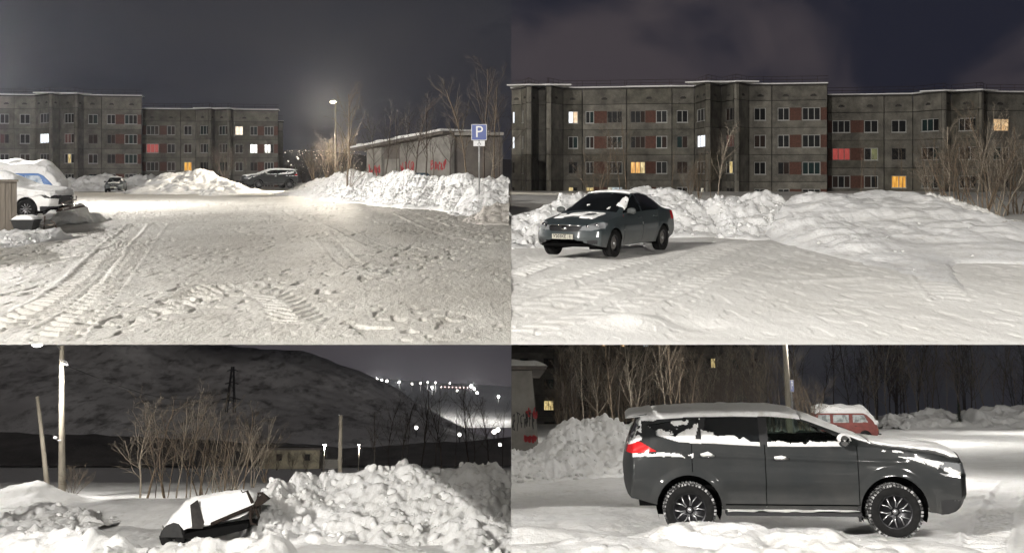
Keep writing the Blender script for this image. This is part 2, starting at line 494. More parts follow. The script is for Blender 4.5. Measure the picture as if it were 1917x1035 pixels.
# --- lower left: yard edge, then the drop to the valley
bl_D = np.array([18, 28, 36, 50, 62, 75, 90, 140, 400, 620, 760, 1500.]); bl_Z = np.array([-3.2, -3.3, -3.5, -4.1, -4.55, -4.9, -5.6, -11, -24.5, -29, -33, -60.])
def z_bl(x, y):
    h = .05 * fbm(x * .5, y * .4, 63, 3) + .03 * fbm(x * 2.2, y * 1.2, 67, 4) * (y < 90)
    h += .25 * clods(x, y * .6, .4, 71, .15, .45) * sstep(.5, .7, vn(x * .5, y * .4, 73)) * (y < 34)
    h += .5 * fbm(x * .03, y * .015, 65, 3) * (y > 150)
    p = to_ground('L', [(700, 1010), (760, 1030), (820, 1045)], -3.3)
    h += track_h(x, y, p, .5, .3, .05, .3, .6, 2)
    p = to_ground('L', [(800, 990), (880, 985), (957, 990)], -3.3)
    h += track_h(x, y, p, .5, .3, .05, .3, .6, 3)
    return np.interp(y, bl_D, bl_Z) + h
snowfield('snow_ground', 'L', np.linspace(-70, 957, 420), np.concatenate([inv_D(22, 75, 260), inv_D(75, 1500, 120)[1:]]), z_bl, SNOW)
# --- lower right yard
br_tracks = [
    ([(1900, 900), (1880, 940), (1855, 985), (1840, 1040)], .52, .24, .06, .1, .35, 1),
    ([(1700, 870), (1800, 862), (1900, 850), (2000, 840)], .8, .6, .04, .3, .5, 3),
    ([(1700, 835), (1800, 830), (1917, 815), (2000, 810)], 1.2, 1.2, .04, .3, .5, 4),
    ([(900, 902), (1000, 898), (1100, 895), (1230, 893)], .55, 1.2, .06, .1, .5, 5),
    ([(900, 940), (1000, 935), (1100, 925), (1230, 912)], .55, 1.2, .05, .1, .5, 6),
    ([(1790, 945), (1830, 938), (1870, 930), (1917, 925)], .5, .5, .07, .1, .6, 7),
    ([(1790, 975), (1850, 960), (1917, 955)], .35, .5, .06, .1, .6, 8),
]
br_tracks = [(to_ground('L', p, GBR), *r) for p, *r in br_tracks]
def z_br(x, y):
    n = sstep(20, 15, y)
    h = (.05 + .13 * n) * fbm(x * .7, y * .5, 83, 4) + .03 * fbm(x * 2.4, y * 1.4, 87, 5)
    h += .25 * clods(x, y * .7, .3, 91, .1, .45) * sstep(.52, .75, vn(x * .8, y * .6, 93)) * (y < 24) * (x < 5.4)
    h += .03 * fbm(x * .9, y * .3, 89, 2) * (y > 24)
    for t in br_tracks: h += track_h(x, y, *t)
    # hollow left of the tailgate and a drifted ridge towards the viewer
    h += .16 * np.exp(-((y - 13.9 + .25 * x) / .7) ** 2) * sstep(3.2, 1.6, x) - .12 * np.exp(-((y - 15.3 + .2 * x) / .5) ** 2) * sstep(3.0, 1.2, x)
    return GBR + h
snowfield('snow_ground', 'L', np.linspace(957, 2010, 460), np.concatenate([inv_D(11.5, 40, 330), inv_D(40, 440, 90)[1:]]), z_br, SNOW)

# ------------------------------------------------------------------ hills far away
HILL_ROCK = snow_mat('hillside', (.88, .88, .90), (.46, .45, .46), (.10, .095, .092), .03, (1, .4, 1.1), 1.0, .12, (.48, .68))
HILL_DARK = mat('wooded_hill', (.045, .042, .040), .95, col2=(.13, .12, .115), nscale=.05, bump=.8, bscale=.4, bdist=1)
def hill(name, st, ridge, base_py, D0, D1, m, nx=200, nv=70, rough=6, pw=.9, seed=0):
    rx = [r[0] for r in ridge]; ry = [r[1] for r in ridge]
    pxs = np.linspace(rx[0], rx[-1], nx); vs = np.concatenate([np.linspace(0, 1, nv), [1.15]])
    V = np.zeros((nx, nv + 1, 3))
    for i, px in enumerate(pxs):
        py1 = np.interp(px, rx, ry)
        for j, v in enumerate(vs):
            D = D0 + (D1 - D0) * v
            py = base_py + (py1 - base_py) * min(v, 1) ** pw
            V[i, j] = at(st, px, py, D)
            if v > 1: V[i, j, 2] -= 30
    V[..., 2] += rough * fbm(V[..., 0] * .012, V[..., 1] * .012, seed, 5) * np.minimum(vs, 1)[None, :]
    return tag(add(name, fast_mesh(name, V.reshape(-1, 3), grid_faces(nx, nv + 1), True), m, st=st), kind='structure')

hill('hill', 'L', [(-80, 545), (0, 565), (200, 600), (400, 640), (480, 655), (560, 674), (640, 697), (700, 717), (760, 745), (820, 780), (870, 806), (957, 840)],
     868, 640, 960, HILL_ROCK, 300, 140, 15, .85, 4)
hill('hill', 'L', [(400, 700), (560, 712), (690, 706), (760, 712), (860, 716), (957, 722)], 800, 1150, 1500, SNOW_FAR, 120, 40, 2, .8, 9)
hill('hill', 'L', [(-80, 806), (60, 812), (180, 806), (300, 818), (420, 826), (520, 838), (620, 846), (700, 842), (800, 832), (957, 818)], 872, 560, 615, HILL_DARK, 260, 40, 9, .8, 14)
hill('hill', 'U', [(-120, 290), (500, 284), (560, 279), (620, 284), (700, 294), (957, 300)], 350, 700, 1300, HILL_DARK, 80, 30, 3, .8, 19)

# ------------------------------------------------------------------ heaps of snow
def clod_mesh(seed, k=2):
    import bmesh
    bm = bmesh.new(); bmesh.ops.create_icosphere(bm, subdivisions=k, radius=1)
    rnd = random.Random(seed)
    pl = [(Vector((rnd.gauss(0, 1), rnd.gauss(0, 1), rnd.gauss(0, 1))).normalized(), .62 + .3 * rnd.random()) for _ in range(7)]
    for v in bm.verts:
        d = v.co.normalized(); r = 1.0
        for n, h in pl:
            q = d.dot(n)
            if q > 1e-3: r = min(r, h / q)
        v.co = d * (r + .05 * rnd.gauss(0, 1))
    me = bpy.data.meshes.new('snow_clod'); bm.to_mesh(me); bm.free()
    me.polygons.foreach_set('use_smooth', np.ones(len(me.polygons), bool))
    return me
CLODS = {}
def clod_set(m):
    if m.name not in CLODS:
        CLODS[m.name] = []
        for s in range(6):
            me = clod_mesh(s + 10 * len(CLODS)); me.materials.append(m); CLODS[m.name].append(me)
    return CLODS[m.name]

G_TL = 'snow heaps around the upper left yard'
G_TR = 'snow heaps around the upper right yard'
def heap(label, st, crest, gz, fw, bw, lumps, m=None, res=.06, vres=None, seed=0, pw=1.25, nclod=0, csize=(.07, .2), drift=0.0, group=None, cedge=.22, fmul=None):
    m = m or SNOW
    dk = KTL if group == G_TL else KTR if group == G_TR else 1.0
    fw *= dk; bw *= dk
    P = np.array([at(st, c[0], c[1], c[2] * dk) for c in crest])
    s = np.concatenate([[0], np.cumsum(np.hypot(np.diff(P[:, 0]), np.diff(P[:, 1])))])
    nu = max(24, int(s[-1] / res)); u = np.linspace(0, s[-1], nu)
    cx = np.interp(u, s, P[:, 0]); cy = np.interp(u, s, P[:, 1]); cz = np.interp(u, s, P[:, 2])
    k = max(3, int(.25 * nu / len(crest)) | 1); ker = np.hanning(k + 2)[1:-1]; ker /= ker.sum()
    cz = np.convolve(np.pad(cz, k // 2, 'edge'), ker, 'valid')
    vres = vres or res * 1.6
    nv = max(16, int((fw + bw) / vres)); v = np.linspace(-1, 1, nv)
    U, V = np.meshgrid(np.arange(nu), v, indexing='ij')
    wob = 1 + .30 * fbm(u[:, None] * .22 + 0 * V, V * 0 + seed, seed, 2)
    if fmul: wob = wob * np.interp(cx, [at(st, q[0], 900 if st == 'L' else 400, cy.mean())[0] for q in fmul], [q[1] for q in fmul])[:, None]
    X = cx[:, None] + 0 * V
    Y = cy[:, None] + np.where(V < 0, V * fw * wob, V * bw)
    p = 1 - np.abs(V) ** pw
    p = p * (.5 + .5 * p)
    H = np.maximum(cz[:, None] - gz, 0) + 0 * V
    Z = gz + H * p
    e = sstep(0, cedge, p) * sstep(.0, .35, H)
    for c, a in lumps:
        wx, wy = X + .35 * c * fbm(X / c * 1.3, Y / c * 1.3, seed + 1, 3), Y * .8 + .35 * c * fbm(X / c * 1.3 + 9, Y / c * 1.3, seed + 2, 3)
        Z += a * c * 1.15 * (billow(wx / c, wy / c, seed + c * 10, 4) - .42) * e
        cl = clods(wx, wy, c, seed + c * 10, .2, .62)
        Z += .38 * a * (cl - .2 * c) * e
    Z += .05 * fbm(X * 1.5, Y * 1.0, seed + 3, 4) * e
    if drift:
        Z += drift * e * (fbm(X * .5, Y * 1.1 + X * .3, seed + 8, 3) + .5 * np.abs(fbm(X * 1.2, Y * 2.5, seed + 9, 2)))
    Z -= .2 * (1 - sstep(0, .07, p))
    off = (float(cx.mean()), float(cy.mean()), float(gz))
    Q = np.stack([X, Y, Z], -1)
    me = fast_mesh('snow_heap', (Q - np.array(off)).reshape(-1, 3), grid_faces(nu, nv), True)
    o = tag(add('snow_heap', me, m, st=st, loc=off), label, 'snow heap', group)
    if nclod:
        rnd = random.Random(seed + 77); ms = clod_set(m)
        for _ in range(nclod):
            i = rnd.randrange(nu); j = int(nv * (fw / (fw + bw) if False else .5) * rnd.random() ** .8)
            j = min(max(j, 0), nv - 1)
            if H[i, j] < .15: continue
            r = .55 * (csize[0] + (csize[1] - csize[0]) * rnd.random() ** 3.0)
            c = bpy.data.objects.new('snow_clod', rnd.choice(ms)); COL.objects.link(c); c.parent = o
            zz = max(Z[i, j], gz - .02)
            c.location = (X[i, j] - off[0], Y[i, j] - off[1], zz - off[2] + r * .02)
            c.rotation_euler = (rnd.random() * 6, rnd.random() * 6, rnd.random() * 6)
            c.scale = (r * (.8 + .5 * rnd.random()), r * (.8 + .5 * rnd.random()), r * (.6 + .4 * rnd.random()))
    return o

G_TL = 'snow heaps around the upper left yard'
L_SM = [(.6, .35), (.26, .45), (.12, .4)]
L_MID = [(.9, .32), (.36, .5), (.17, .5)]
heap('low white snow heap behind the small sedan, below the far apartment block', 'U',
     [(84, 362, 116), (112, 341, 116), (125, 333, 115), (148, 334, 114), (160, 328, 113), (185, 325, 112), (215, 329, 112), (240, 331, 112), (262, 328, 111), (278, 325, 110), (296, 336, 110)],
     GTL, 8, 8, [(1.6, .5), (.7, .5)], res=.16, seed=1, nclod=30, csize=(.12, .35), group=G_TL)
heap('broad rounded snow heap between the small sedan and the far grey off-roader', 'U',
     [(280, 352, 106), (292, 336, 106), (303, 328, 105), (330, 322, 104), (352, 321, 104), (376, 318, 103), (398, 322, 102), (412, 330, 101), (428, 336, 100), (440, 343, 98), (455, 354, 96), (474, 366, 93)],
     GTL, 12, 8, [(1.8, .35), (.7, .4)], res=.15, seed=2, nclod=40, csize=(.1, .3), drift=.12, group=G_TL)
heap('long chunky snow heap in front of the graffiti garage', 'U',
     [(534, 364, 99), (562, 346, 97), (590, 336, 93), (612, 331, 88), (640, 322, 82), (662, 316, 78), (680, 322, 75), (700, 327, 72), (730, 326, 68), (765, 317, 65), (785, 324, 62), (820, 328, 60), (850, 325, 57), (880, 328, 55), (910, 330, 53), (952, 333, 51)],
     GTL, 11, 7, [(1.4, .28), (.6, .36), (.28, .42)], res=.07, vres=.12, seed=3, nclod=220, csize=(.09, .30), group=G_TL, pw=1.1)
heap('bright white snow heap at the foot of the parking sign', 'U',
     [(850, 392, 47), (862, 378, 47), (876, 356, 47), (890, 346, 47), (915, 340, 47), (940, 336, 47), (952, 333, 47)],
     GTL, 5, 3, L_MID, res=.05, seed=4, nclod=40, csize=(.06, .2), group=G_TL)
heap('shaded grey snow mound at the right edge of the yard near the parking sign', 'U',
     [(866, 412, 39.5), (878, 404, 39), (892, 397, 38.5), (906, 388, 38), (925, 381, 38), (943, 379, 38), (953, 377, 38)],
     GTL, 3.2, 2.5, L_SM, SNOW_SHADE, res=.05, seed=5, nclod=24, csize=(.05, .16), group=G_TL)
heap('lumpy snow bank in front of the white snowed-in car', 'U',
     [(20, 418, 33), (40, 408, 33), (70, 402, 33), (100, 396, 33.5), (125, 390, 34), (138, 382, 35), (146, 378, 35.5), (154, 388, 36), (168, 396, 37)],
     GTL, 3.5, 2.5, L_SM, res=.05, seed=6, nclod=60, csize=(.05, .2), group=G_TL)
heap('shaded snow berm in front of the wooden kiosk at the left edge', 'U',
     [(-40, 432, 26), (20, 430, 26), (60, 424, 26.3), (90, 426, 26.5), (112, 428, 27), (126, 436, 27.3), (138, 452, 27.5)],
     GTL, 4.0, 1.6, L_SM, res=.045, seed=7, nclod=50, csize=(.04, .14), group=G_TL)
G_TR = 'snow heaps around the upper right yard'
heap('white snow heap left of and behind the slate sedan with the plate', 'U',
     [(957.5, 402, 37), (985, 392, 37), (1012, 380, 37.3), (1040, 374, 37.6), (1050, 361, 38), (1064, 366, 38), (1085, 360, 38), (1108, 364, 38), (1128, 376, 38.5), (1160, 392, 39)],
     GTR, 8, 4, L_MID, res=.05, seed=11, nclod=140, csize=(.05, .22), group=G_TR)
heap('tall white snow heap right behind the roof of the slate sedan', 'U',
     [(1130, 392, 43), (1163, 370, 42.5), (1180, 353, 42), (1202, 348, 42), (1250, 350, 41.5), (1285, 357, 41), (1305, 368, 41), (1325, 384, 40.5), (1340, 400, 40)],
     GTR, 8, 4, L_MID, res=.05, seed=12, nclod=120, csize=(.05, .22), group=G_TR)
heap('crumbly white snow heap between the slate sedan and the ploughed ramp', 'U',
     [(1285, 395, 40), (1318, 370, 39.5), (1340, 362, 39), (1372, 366, 39), (1400, 361, 39), (1432, 357, 39), (1455, 364, 39), (1470, 374, 39), (1482, 384, 39), (1500, 400, 39)],
     GTR, 6, 4, L_MID, res=.05, seed=13, nclod=160, csize=(.05, .2), group=G_TR)
heap('wide smooth ploughed snow ramp in the middle of the upper right yard', 'U',
     [(1425, 450, 34), (1450, 410, 36), (1472, 384, 38), (1490, 368, 39), (1520, 361, 39.5), (1580, 364, 39.5), (1640, 360, 39.5), (1690, 361, 39), (1715, 372, 38.5), (1740, 396, 37.5), (1775, 434, 36)],
     GTR, 14, 5, [(1.4, .10), (.5, .12)], res=.055, seed=14, pw=1.5, nclod=25, csize=(.03, .07), drift=.15, group=G_TR, cedge=.5)
heap('rough snow heap right of the ploughed ramp, sloping down to the right', 'U',
     [(1672, 378, 39), (1696, 366, 39), (1720, 361, 38.5), (1752, 364, 38), (1778, 368, 37.5), (1802, 378, 37), (1830, 392, 36), (1852, 404, 35.5), (1866, 420, 35), (1880, 440, 34)],
     GTR, 12, 4, [(.8, .3), (.3, .5), (.14, .5)], SNOW_LOT2, res=.045, seed=15, pw=1.0, nclod=150, csize=(.04, .13), group=G_TR)
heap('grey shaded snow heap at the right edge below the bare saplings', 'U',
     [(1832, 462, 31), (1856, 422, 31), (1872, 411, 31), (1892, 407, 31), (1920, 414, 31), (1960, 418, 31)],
     GTR, 4, 3, L_MID, SNOW_SHADE, res=.05, seed=16, nclod=30, csize=(.05, .18), group=G_TR)
G_BL = 'snow heaps around the lower left yard'
heap('huge chunky snow pile to the right of the buried trailer', 'L',
     [(462, 990, 31), (476, 950, 31.3), (488, 915, 31.6), (502, 898, 32), (525, 889, 32), (560, 884, 33), (620, 880, 34), (660, 879, 34), (700, 873, 34), (732, 862, 34), (762, 850, 34), (782, 866, 34), (805, 874, 34), (832, 868, 34), (858, 864, 34), (885, 857, 34), (915, 862, 34), (940, 874, 34), (956.5, 880, 34)],
     -3.5, 7.5, 4, [(1.1, .35), (.48, .55), (.22, .6)], res=.05, vres=.08, seed=21, pw=1.1, nclod=300, csize=(.06, .32), group=G_BL, fmul=[(460, .22), (520, .35), (580, 1), (957, 1)])
heap('glaring white snow bank under the street lamp pole', 'L',
     [(-40, 925, 52), (0, 916, 51), (40, 905, 50), (75, 900, 50), (92, 905, 50), (110, 919, 50), (128, 930, 50), (165, 944, 50)],
     -4.1, 5, 4, [(2, .15)], res=.09, seed=22, group=G_BL)
heap('shadowy lumpy snow berm at the left edge in front of the bright bank', 'L',
     [(-40, 985, 35), (0, 962, 35), (40, 945, 35.5), (75, 938, 36), (110, 940, 36), (140, 948, 36), (165, 960, 35), (195, 982, 34)],
     -3.5, 5, 3, L_MID, res=.06, seed=23, nclod=90, csize=(.05, .22), group=G_BL)
heap('rounded snow berm along the bottom edge in front of the buried trailer', 'L',
     [(-40, 1005, 24.2), (40, 992, 24.2), (100, 984, 24.2), (180, 988, 23.8), (230, 1004, 23.4), (270, 1024, 23.4), (300, 1020, 23), (330, 1013, 23), (380, 1008, 23), (430, 1006, 23), (462, 1002, 23), (490, 996, 23), (515, 980, 23), (535, 992, 23), (548, 1012, 23), (556, 1040, 23)],
     -3.5, 3, 2.5, [(1.0, .35), (.4, .45), (.18, .3)], res=.05, seed=24, nclod=70, csize=(.05, .18), group=G_BL)
heap('smooth flat snow drift left of the buried trailer', 'L',
     [(50, 970, 38), (110, 944, 39), (200, 936, 40), (300, 933, 40), (400, 931, 39), (470, 934, 38)],
     -4.25, 10, 8, [(3, .06)], res=.09, seed=25, pw=2.2, group=G_BL)
G_BR = 'snow heaps around the lower right yard'
heap('chunky snow pile behind the tail of the big grey off-roader', 'L',
     [(957.5, 846, 29.5), (985, 842, 30), (1010, 826, 30.5), (1040, 804, 31), (1070, 790, 31.5), (1105, 785, 32), (1135, 783, 32), (1160, 787, 32), (1190, 792, 32), (1225, 800, 32), (1270, 825, 32)],
     GBR, 4.5, 4, L_MID, res=.045, seed=31, nclod=170, csize=(.04, .2), group=G_BR)
heap('far low snow heap just right of the red van', 'L',
     [(1640, 794, 112), (1660, 780, 114), (1685, 771, 116), (1700, 772, 117), (1725, 765, 118), (1742, 761, 118), (1765, 765, 118), (1782, 772, 118), (1795, 790, 118)],
     GBR, 9, 8, [(2.2, .4), (.9, .5)], res=.16, seed=32, nclod=30, csize=(.1, .35), group=G_BR)
heap('far snow heap at the right edge below the dark forest', 'L',
     [(1795, 788, 118), (1806, 768, 118), (1816, 758, 118), (1835, 763, 118), (1862, 762, 118), (1890, 756, 118), (1920, 757, 118), (1990, 760, 118)],
     GBR, 9, 8, [(2.2, .4), (.9, .5)], res=.16, seed=33, nclod=30, csize=(.1, .35), group=G_BR)
heap('soft snow berm along the near side of the big grey off-roader', 'L',
     [(1130, 1030, 13.6), (1180, 1005, 13.7), (1235, 984, 13.8), (1300, 976, 13.8), (1350, 980, 13.7), (1420, 984, 13.6), (1500, 982, 13.5), (1560, 990, 13.4), (1610, 1002, 13.2), (1690, 1010, 13.1), (1770, 1016, 13), (1830, 1030, 13), (1860, 1050, 13)],
     GBR, 1.8, 1.3, [(.7, .22), (.3, .22)], res=.03, seed=34, pw=1.6, nclod=50, csize=(.015, .055), group=G_BR)
# ------------------------------------------------------------------ street lamps
WARM, COOL = (1.0, .90, .74), (1.0, .965, .91)
LENS_W = mat('lamp_lens_warm', (1, .9, .7), .3, emit=(1, .86, .62), estr=14)
LENS_C = mat('lamp_lens_white', (1, 1, 1), .3, emit=(1, .95, .86), estr=14)
def street_lamp(label, st, base, h, arm, power, color, lens, r0=.14, r1=.09, name='street_lamp', lr=.2, pm=None, group=None, drop=.45, lean=0.0, cone=None, aim=None):
    t = thing(name, label, 'street lamp', st, base, group=group, ry=lean)
    pm = pm or POLE
    MB().tube([(0, 0, -.3), (0, 0, h * .5), (0, 0, h)], [r0, (r0 + r1) / 2, r1], 12).build('pole', pm, t, smooth=True)
    ax, ay = arm
    MB().tube([(0, 0, h - .25), (ax * .3, ay * .3, h + .1), (ax, ay, h + .2)], .035, 6).build('arm', STEEL, t)
    lum = MB()
    lum.lathe([(.0, h + .34), (.1, h + .33), (lr, h + .22), (lr * 1.15, h + .10), (lr * 1.15, h + .06)], 16, c=(ax, ay, 0))
    head = lum.build('luminaire', STEEL, t, smooth=True)
    le = MB().lathe([(lr * 1.1, h + .08), (lr * .95, h - .04), (lr * .6, h - .12), (0.001, h - .15)], 16, c=(ax, ay, 0))
    le.build('lens', lens, head, smooth=True)
    if power: point_light('lamp_light', st, (ax, ay, h - drop), power, color, t, r=.25, cone=cone, aim=aim)
    return t

# unseen lamps that light the yards from out of view
street_lamp('assumed unseen key lamp on an added tall mast behind the viewer', 'U', (-24, -20, -1.85), 17.5, (.9, .6), 146000, COOL, LENS_C)  # unseen key lamp assumed from how the snow is lit; its mast is made up
street_lamp('added fill lamp behind the viewer on the left for the lower yards', 'U', (-9, -8, -5.5), 7.6, (.5, .4), 2700, COOL, LENS_C)  # added out of view to throw frontal light on the lower yards
street_lamp('added fill lamp behind the viewer on the right for the lower yards', 'U', (8, -10, -5.5), 7.4, (.3, .4), 2600, COOL, LENS_C)  # added out of view to brighten the lower right snow pile
street_lamp('added fill lamp behind the viewer on the right', 'U', (16, -14, -1.85), 11.5, (-.5, .4), 24000, COOL, LENS_C)  # extra lamp added to lift the upper right yard
street_lamp('added fill lamp outside the left edge of the lower left yard', 'L', (-17, 21, -3.3), 6.4, (.9, .3), 520, COOL, LENS_C)  # unseen lamp added to light the lower left snow from the side
# upper left
p = at('U', 628, 341, 124)
street_lamp('lit street lamp on a pole behind the snow heap, left of the garage', 'U', (p[0], p[1], -1.85), 10.2, (-.15, -.8), 48000, WARM, LENS_W, lr=.34, cone=128, aim=(-.08, -.85, -.52), pm=mat('pole_grey', (.16, .15, .13), .9))
street_lamp('assumed lit street lamp outside the left edge, beside the snowed-in van', 'U', (-33, 62, -1.85), 9.0, (.9, -.3), 45000, COOL, LENS_C)  # lamp assumed from the glare at the upper left; stands out of view
# lower left
p = at('L', 116, 921, 58)
LP = street_lamp('tall lit lamp pole at the left, its lamp at the top edge', 'L', p, at('L', 113, 646, 58)[2] - p[2], (-.45, -2.0), 4200, COOL, LENS_C,   .19, .12, lr=.28, cone=160, lean=math.radians(-5.2))
# lower right
p = at('L', 1479, 815, 60)
street_lamp('pale lamp post rising behind the roof of the big off-roader', 'L', p, 8.2, (1.6, .2), 10500, COOL, LENS_C, .17, .12, cone=164)
street_lamp('added fill lamp outside the right edge of the lower right yard', 'L', (47, 84, GBR), 9.0, (-.9, 0), 11000, COOL, LENS_C)  # unseen lamp added to brighten the far lot and its heaps
for px, py, D, hh, pw, lab in ((606, 868, 190, None, 1300, 'bright lit lamp beside the low house in the valley'), (671, 868, 230, None, 1600, 'smaller lit lamp on a mast to the right of the valley house')):
    p = at('L', px, 880, D); top = at('L', px, 832, D)[2]
    street_lamp(lab, 'L', p, top - p[2], (0, -.2), pw, COOL, LENS_C, .1, .06, lr=.30 if px < 640 else .22)

# unseen fill lamps added above the lower yards to brighten the snow piles
for lx, ly, lz, w0, w1, pw, lab in ((9.5, 26.5, 3.0, -9.3, 14, 1200, 'added unseen fill lamp above the lower right yard'), (-3.6, 25.5, 2.9, -14, 3.4, 270, 'added unseen fill lamp above the lower left yard')):
    sl = thing('unseen_fill_lamp', lab, 'street lamp', 'L', (lx, ly, lz))
    MB().tube([(w0, 0, .5), (0, 0, .3), (w1, 0, .5)], .012, 5).build('fill_lamp_wire', STEEL, sl)
    hd = MB().lathe([(.001, .30), (.06, .28), (.1, .12), (.26, .0)], 16).build('luminaire', STEEL, sl, smooth=True)
    MB().lathe([(.25, .0), (.2, -.1), (.001, -.14)], 16).build('lens', LENS_C, hd, smooth=True)
    point_light('lamp_light', 'L', (0, 0, -.3), pw, COOL, sl, r=.2)
# ------------------------------------------------------------------ apartment blocks
LIT_WHITE = mat_lit('lit_white', (.95, .97, 1.0), (.80, .86, .95), 1.6, (3, 3, 3))
LIT_WARM = mat_lit('lit_warm', (1.0, .72, .40), (.55, .30, .13), 1.0, (4, 4, 3))
LIT_ORANGE = mat_lit('lit_orange', (1.0, .55, .10), (.60, .24, .02), 1.0, (14, 14, 1), (.42, .6))
LIT_YELLOW = mat_lit('lit_yellow', (1.0, .80, .36), (.42, .28, .08), .9, (10, 10, 3), (.4, .62))
LIT_RED = mat_lit('lit_red', (.42, .055, .045), (.30, .035, .03), .9, (8, 8, 1))
LIT_PALE = mat_lit('lit_pale', (.85, .82, .66), (.25, .22, .15), .9, (12, 12, 2), (.45, .6))
LIT_DIMRED = mat_lit('lit_dim_red', (.10, .04, .03), (.06, .025, .02), .8, (8, 8, 1))
LIT_GREEN = mat_lit('lit_green', (.20, .20, .08), (.09, .10, .05), .9, (6, 6, 3))
LIT_COLD = mat_lit('lit_cold', (.60, .70, .74), (.10, .12, .13), .9, (10, 10, 2), (.45, .6))
PVC_OLD = mat('old_wood_frame', (.20, .19, .17), .8, col2=(.12, .11, .10), nscale=5)
PANE = {'d': GLASS, 'b': GLASS_BROWN, 'g': GLASS_GREEN, 'w': LIT_WHITE, 'o': LIT_ORANGE, 'W': LIT_WARM, 'y': LIT_YELLOW, 'r': LIT_RED, 'p': LIT_PALE, 'q': LIT_DIMRED, 'G': LIT_GREEN, 'c': LIT_COLD}

TONES = {}
def tone(m, rnd):
    """panels cast at different times: one of four shades of the same concrete"""
    k = rnd.choice((0, 0, 1, 2, 3))
    if k == 0: return m
    if (m.name, k) not in TONES:
        c = m.copy(); f = (1, .78, .90, 1.16)[k]
        for n in c.node_tree.nodes:
            if n.type == 'MIX':
                for s_ in ('A', 'B'):
                    v = [i for i in n.inputs if i.name == s_ and i.type == 'RGBA'][0]; q = v.default_value; v.default_value = (q[0] * f, q[1] * f, q[2] * f * (.96 if k == 1 else 1), 1)
        TONES[(m.name, k)] = c
    return TONES[(m.name, k)]

class Bay:
    """one facet of a facade: from (pxa, Da) to (pxb, Db)"""
    def __init__(s, st, pxa, Da, pxb, Db, pref):
        s.A = Vector(at(st, pxa, pref, Da)); s.B = Vector(at(st, pxb, pref, Db)); s.A.z = s.B.z = 0
        s.st = st; s.pref = pref; d = s.B - s.A; s.len = d.length; s.t = d / s.len
        s.n = Vector((s.t.y, -s.t.x, 0))          # outwards, towards the viewer
        s.pxa, s.pxb = pxa, pxb
    def s_of(s, px):
        q = at(s.st, px, s.pref, 1.0); k = q[0]   # x = k*y
        # A.x + t.x*u = k*(A.y + t.y*u)
        return (k * s.A.y - s.A.x) / (s.t.x - k * s.t.y)
    def P(s, u, d, z):
        q = s.A + s.t * u + s.n * d
        return (q.x, q.y, z)
    def box(s, mb, u0, u1, d0, d1, z0, z1):
        mb.hexa([s.P(u0, d1, z0), s.P(u1, d1, z0), s.P(u1, d0, z0), s.P(u0, d0, z0), s.P(u0, d1, z1), s.P(u1, d1, z1), s.P(u1, d0, z1), s.P(u0, d0, z1)])

def window(bay, root, off, u0, u1, z0, z1, n, kinds, rnd, fm=None):
    fr = MB(); w = .07
    d0, d1 = -.17, -.09
    bay.box(fr, u0, u1, d0, d1, z0, z0 + w); bay.box(fr, u0, u1, d0, d1, z1 - w, z1)
    edges = [u0 + (u1 - u0) * k / n for k in range(n + 1)]
    for k, e in enumerate(edges):
        a = e if k == 0 else e - w if k == n else e - w / 2
        bay.box(fr, a, a + w, d0, d1, z0 + w, z1 - w)
    bay.box(fr, u0 - .03, u1 + .03, -.10, .06, z0 - .05, z0 - .005)      # sill
    f = fr.build('window', fm or PVC, root, off=off)
    for k in range(n):
        a = edges[k] + (w if k == 0 else w / 2); b = edges[k + 1] - (w if k == n - 1 else w / 2)
        g = MB(); bay.box(g, a, b, -.155, -.14, z0 + w, z1 - w)
        c = kinds[k % len(kinds)]
        po = g.mesh('pane', off=bay.P((a + b) / 2, -.15, (z0 + z1) / 2))
        c0 = bay.P((a + b) / 2, -.15, (z0 + z1) / 2)
        add('pane', po, PANE[c], f, loc=(c0[0] - off[0], c0[1] - off[1], c0[2] - off[2]))

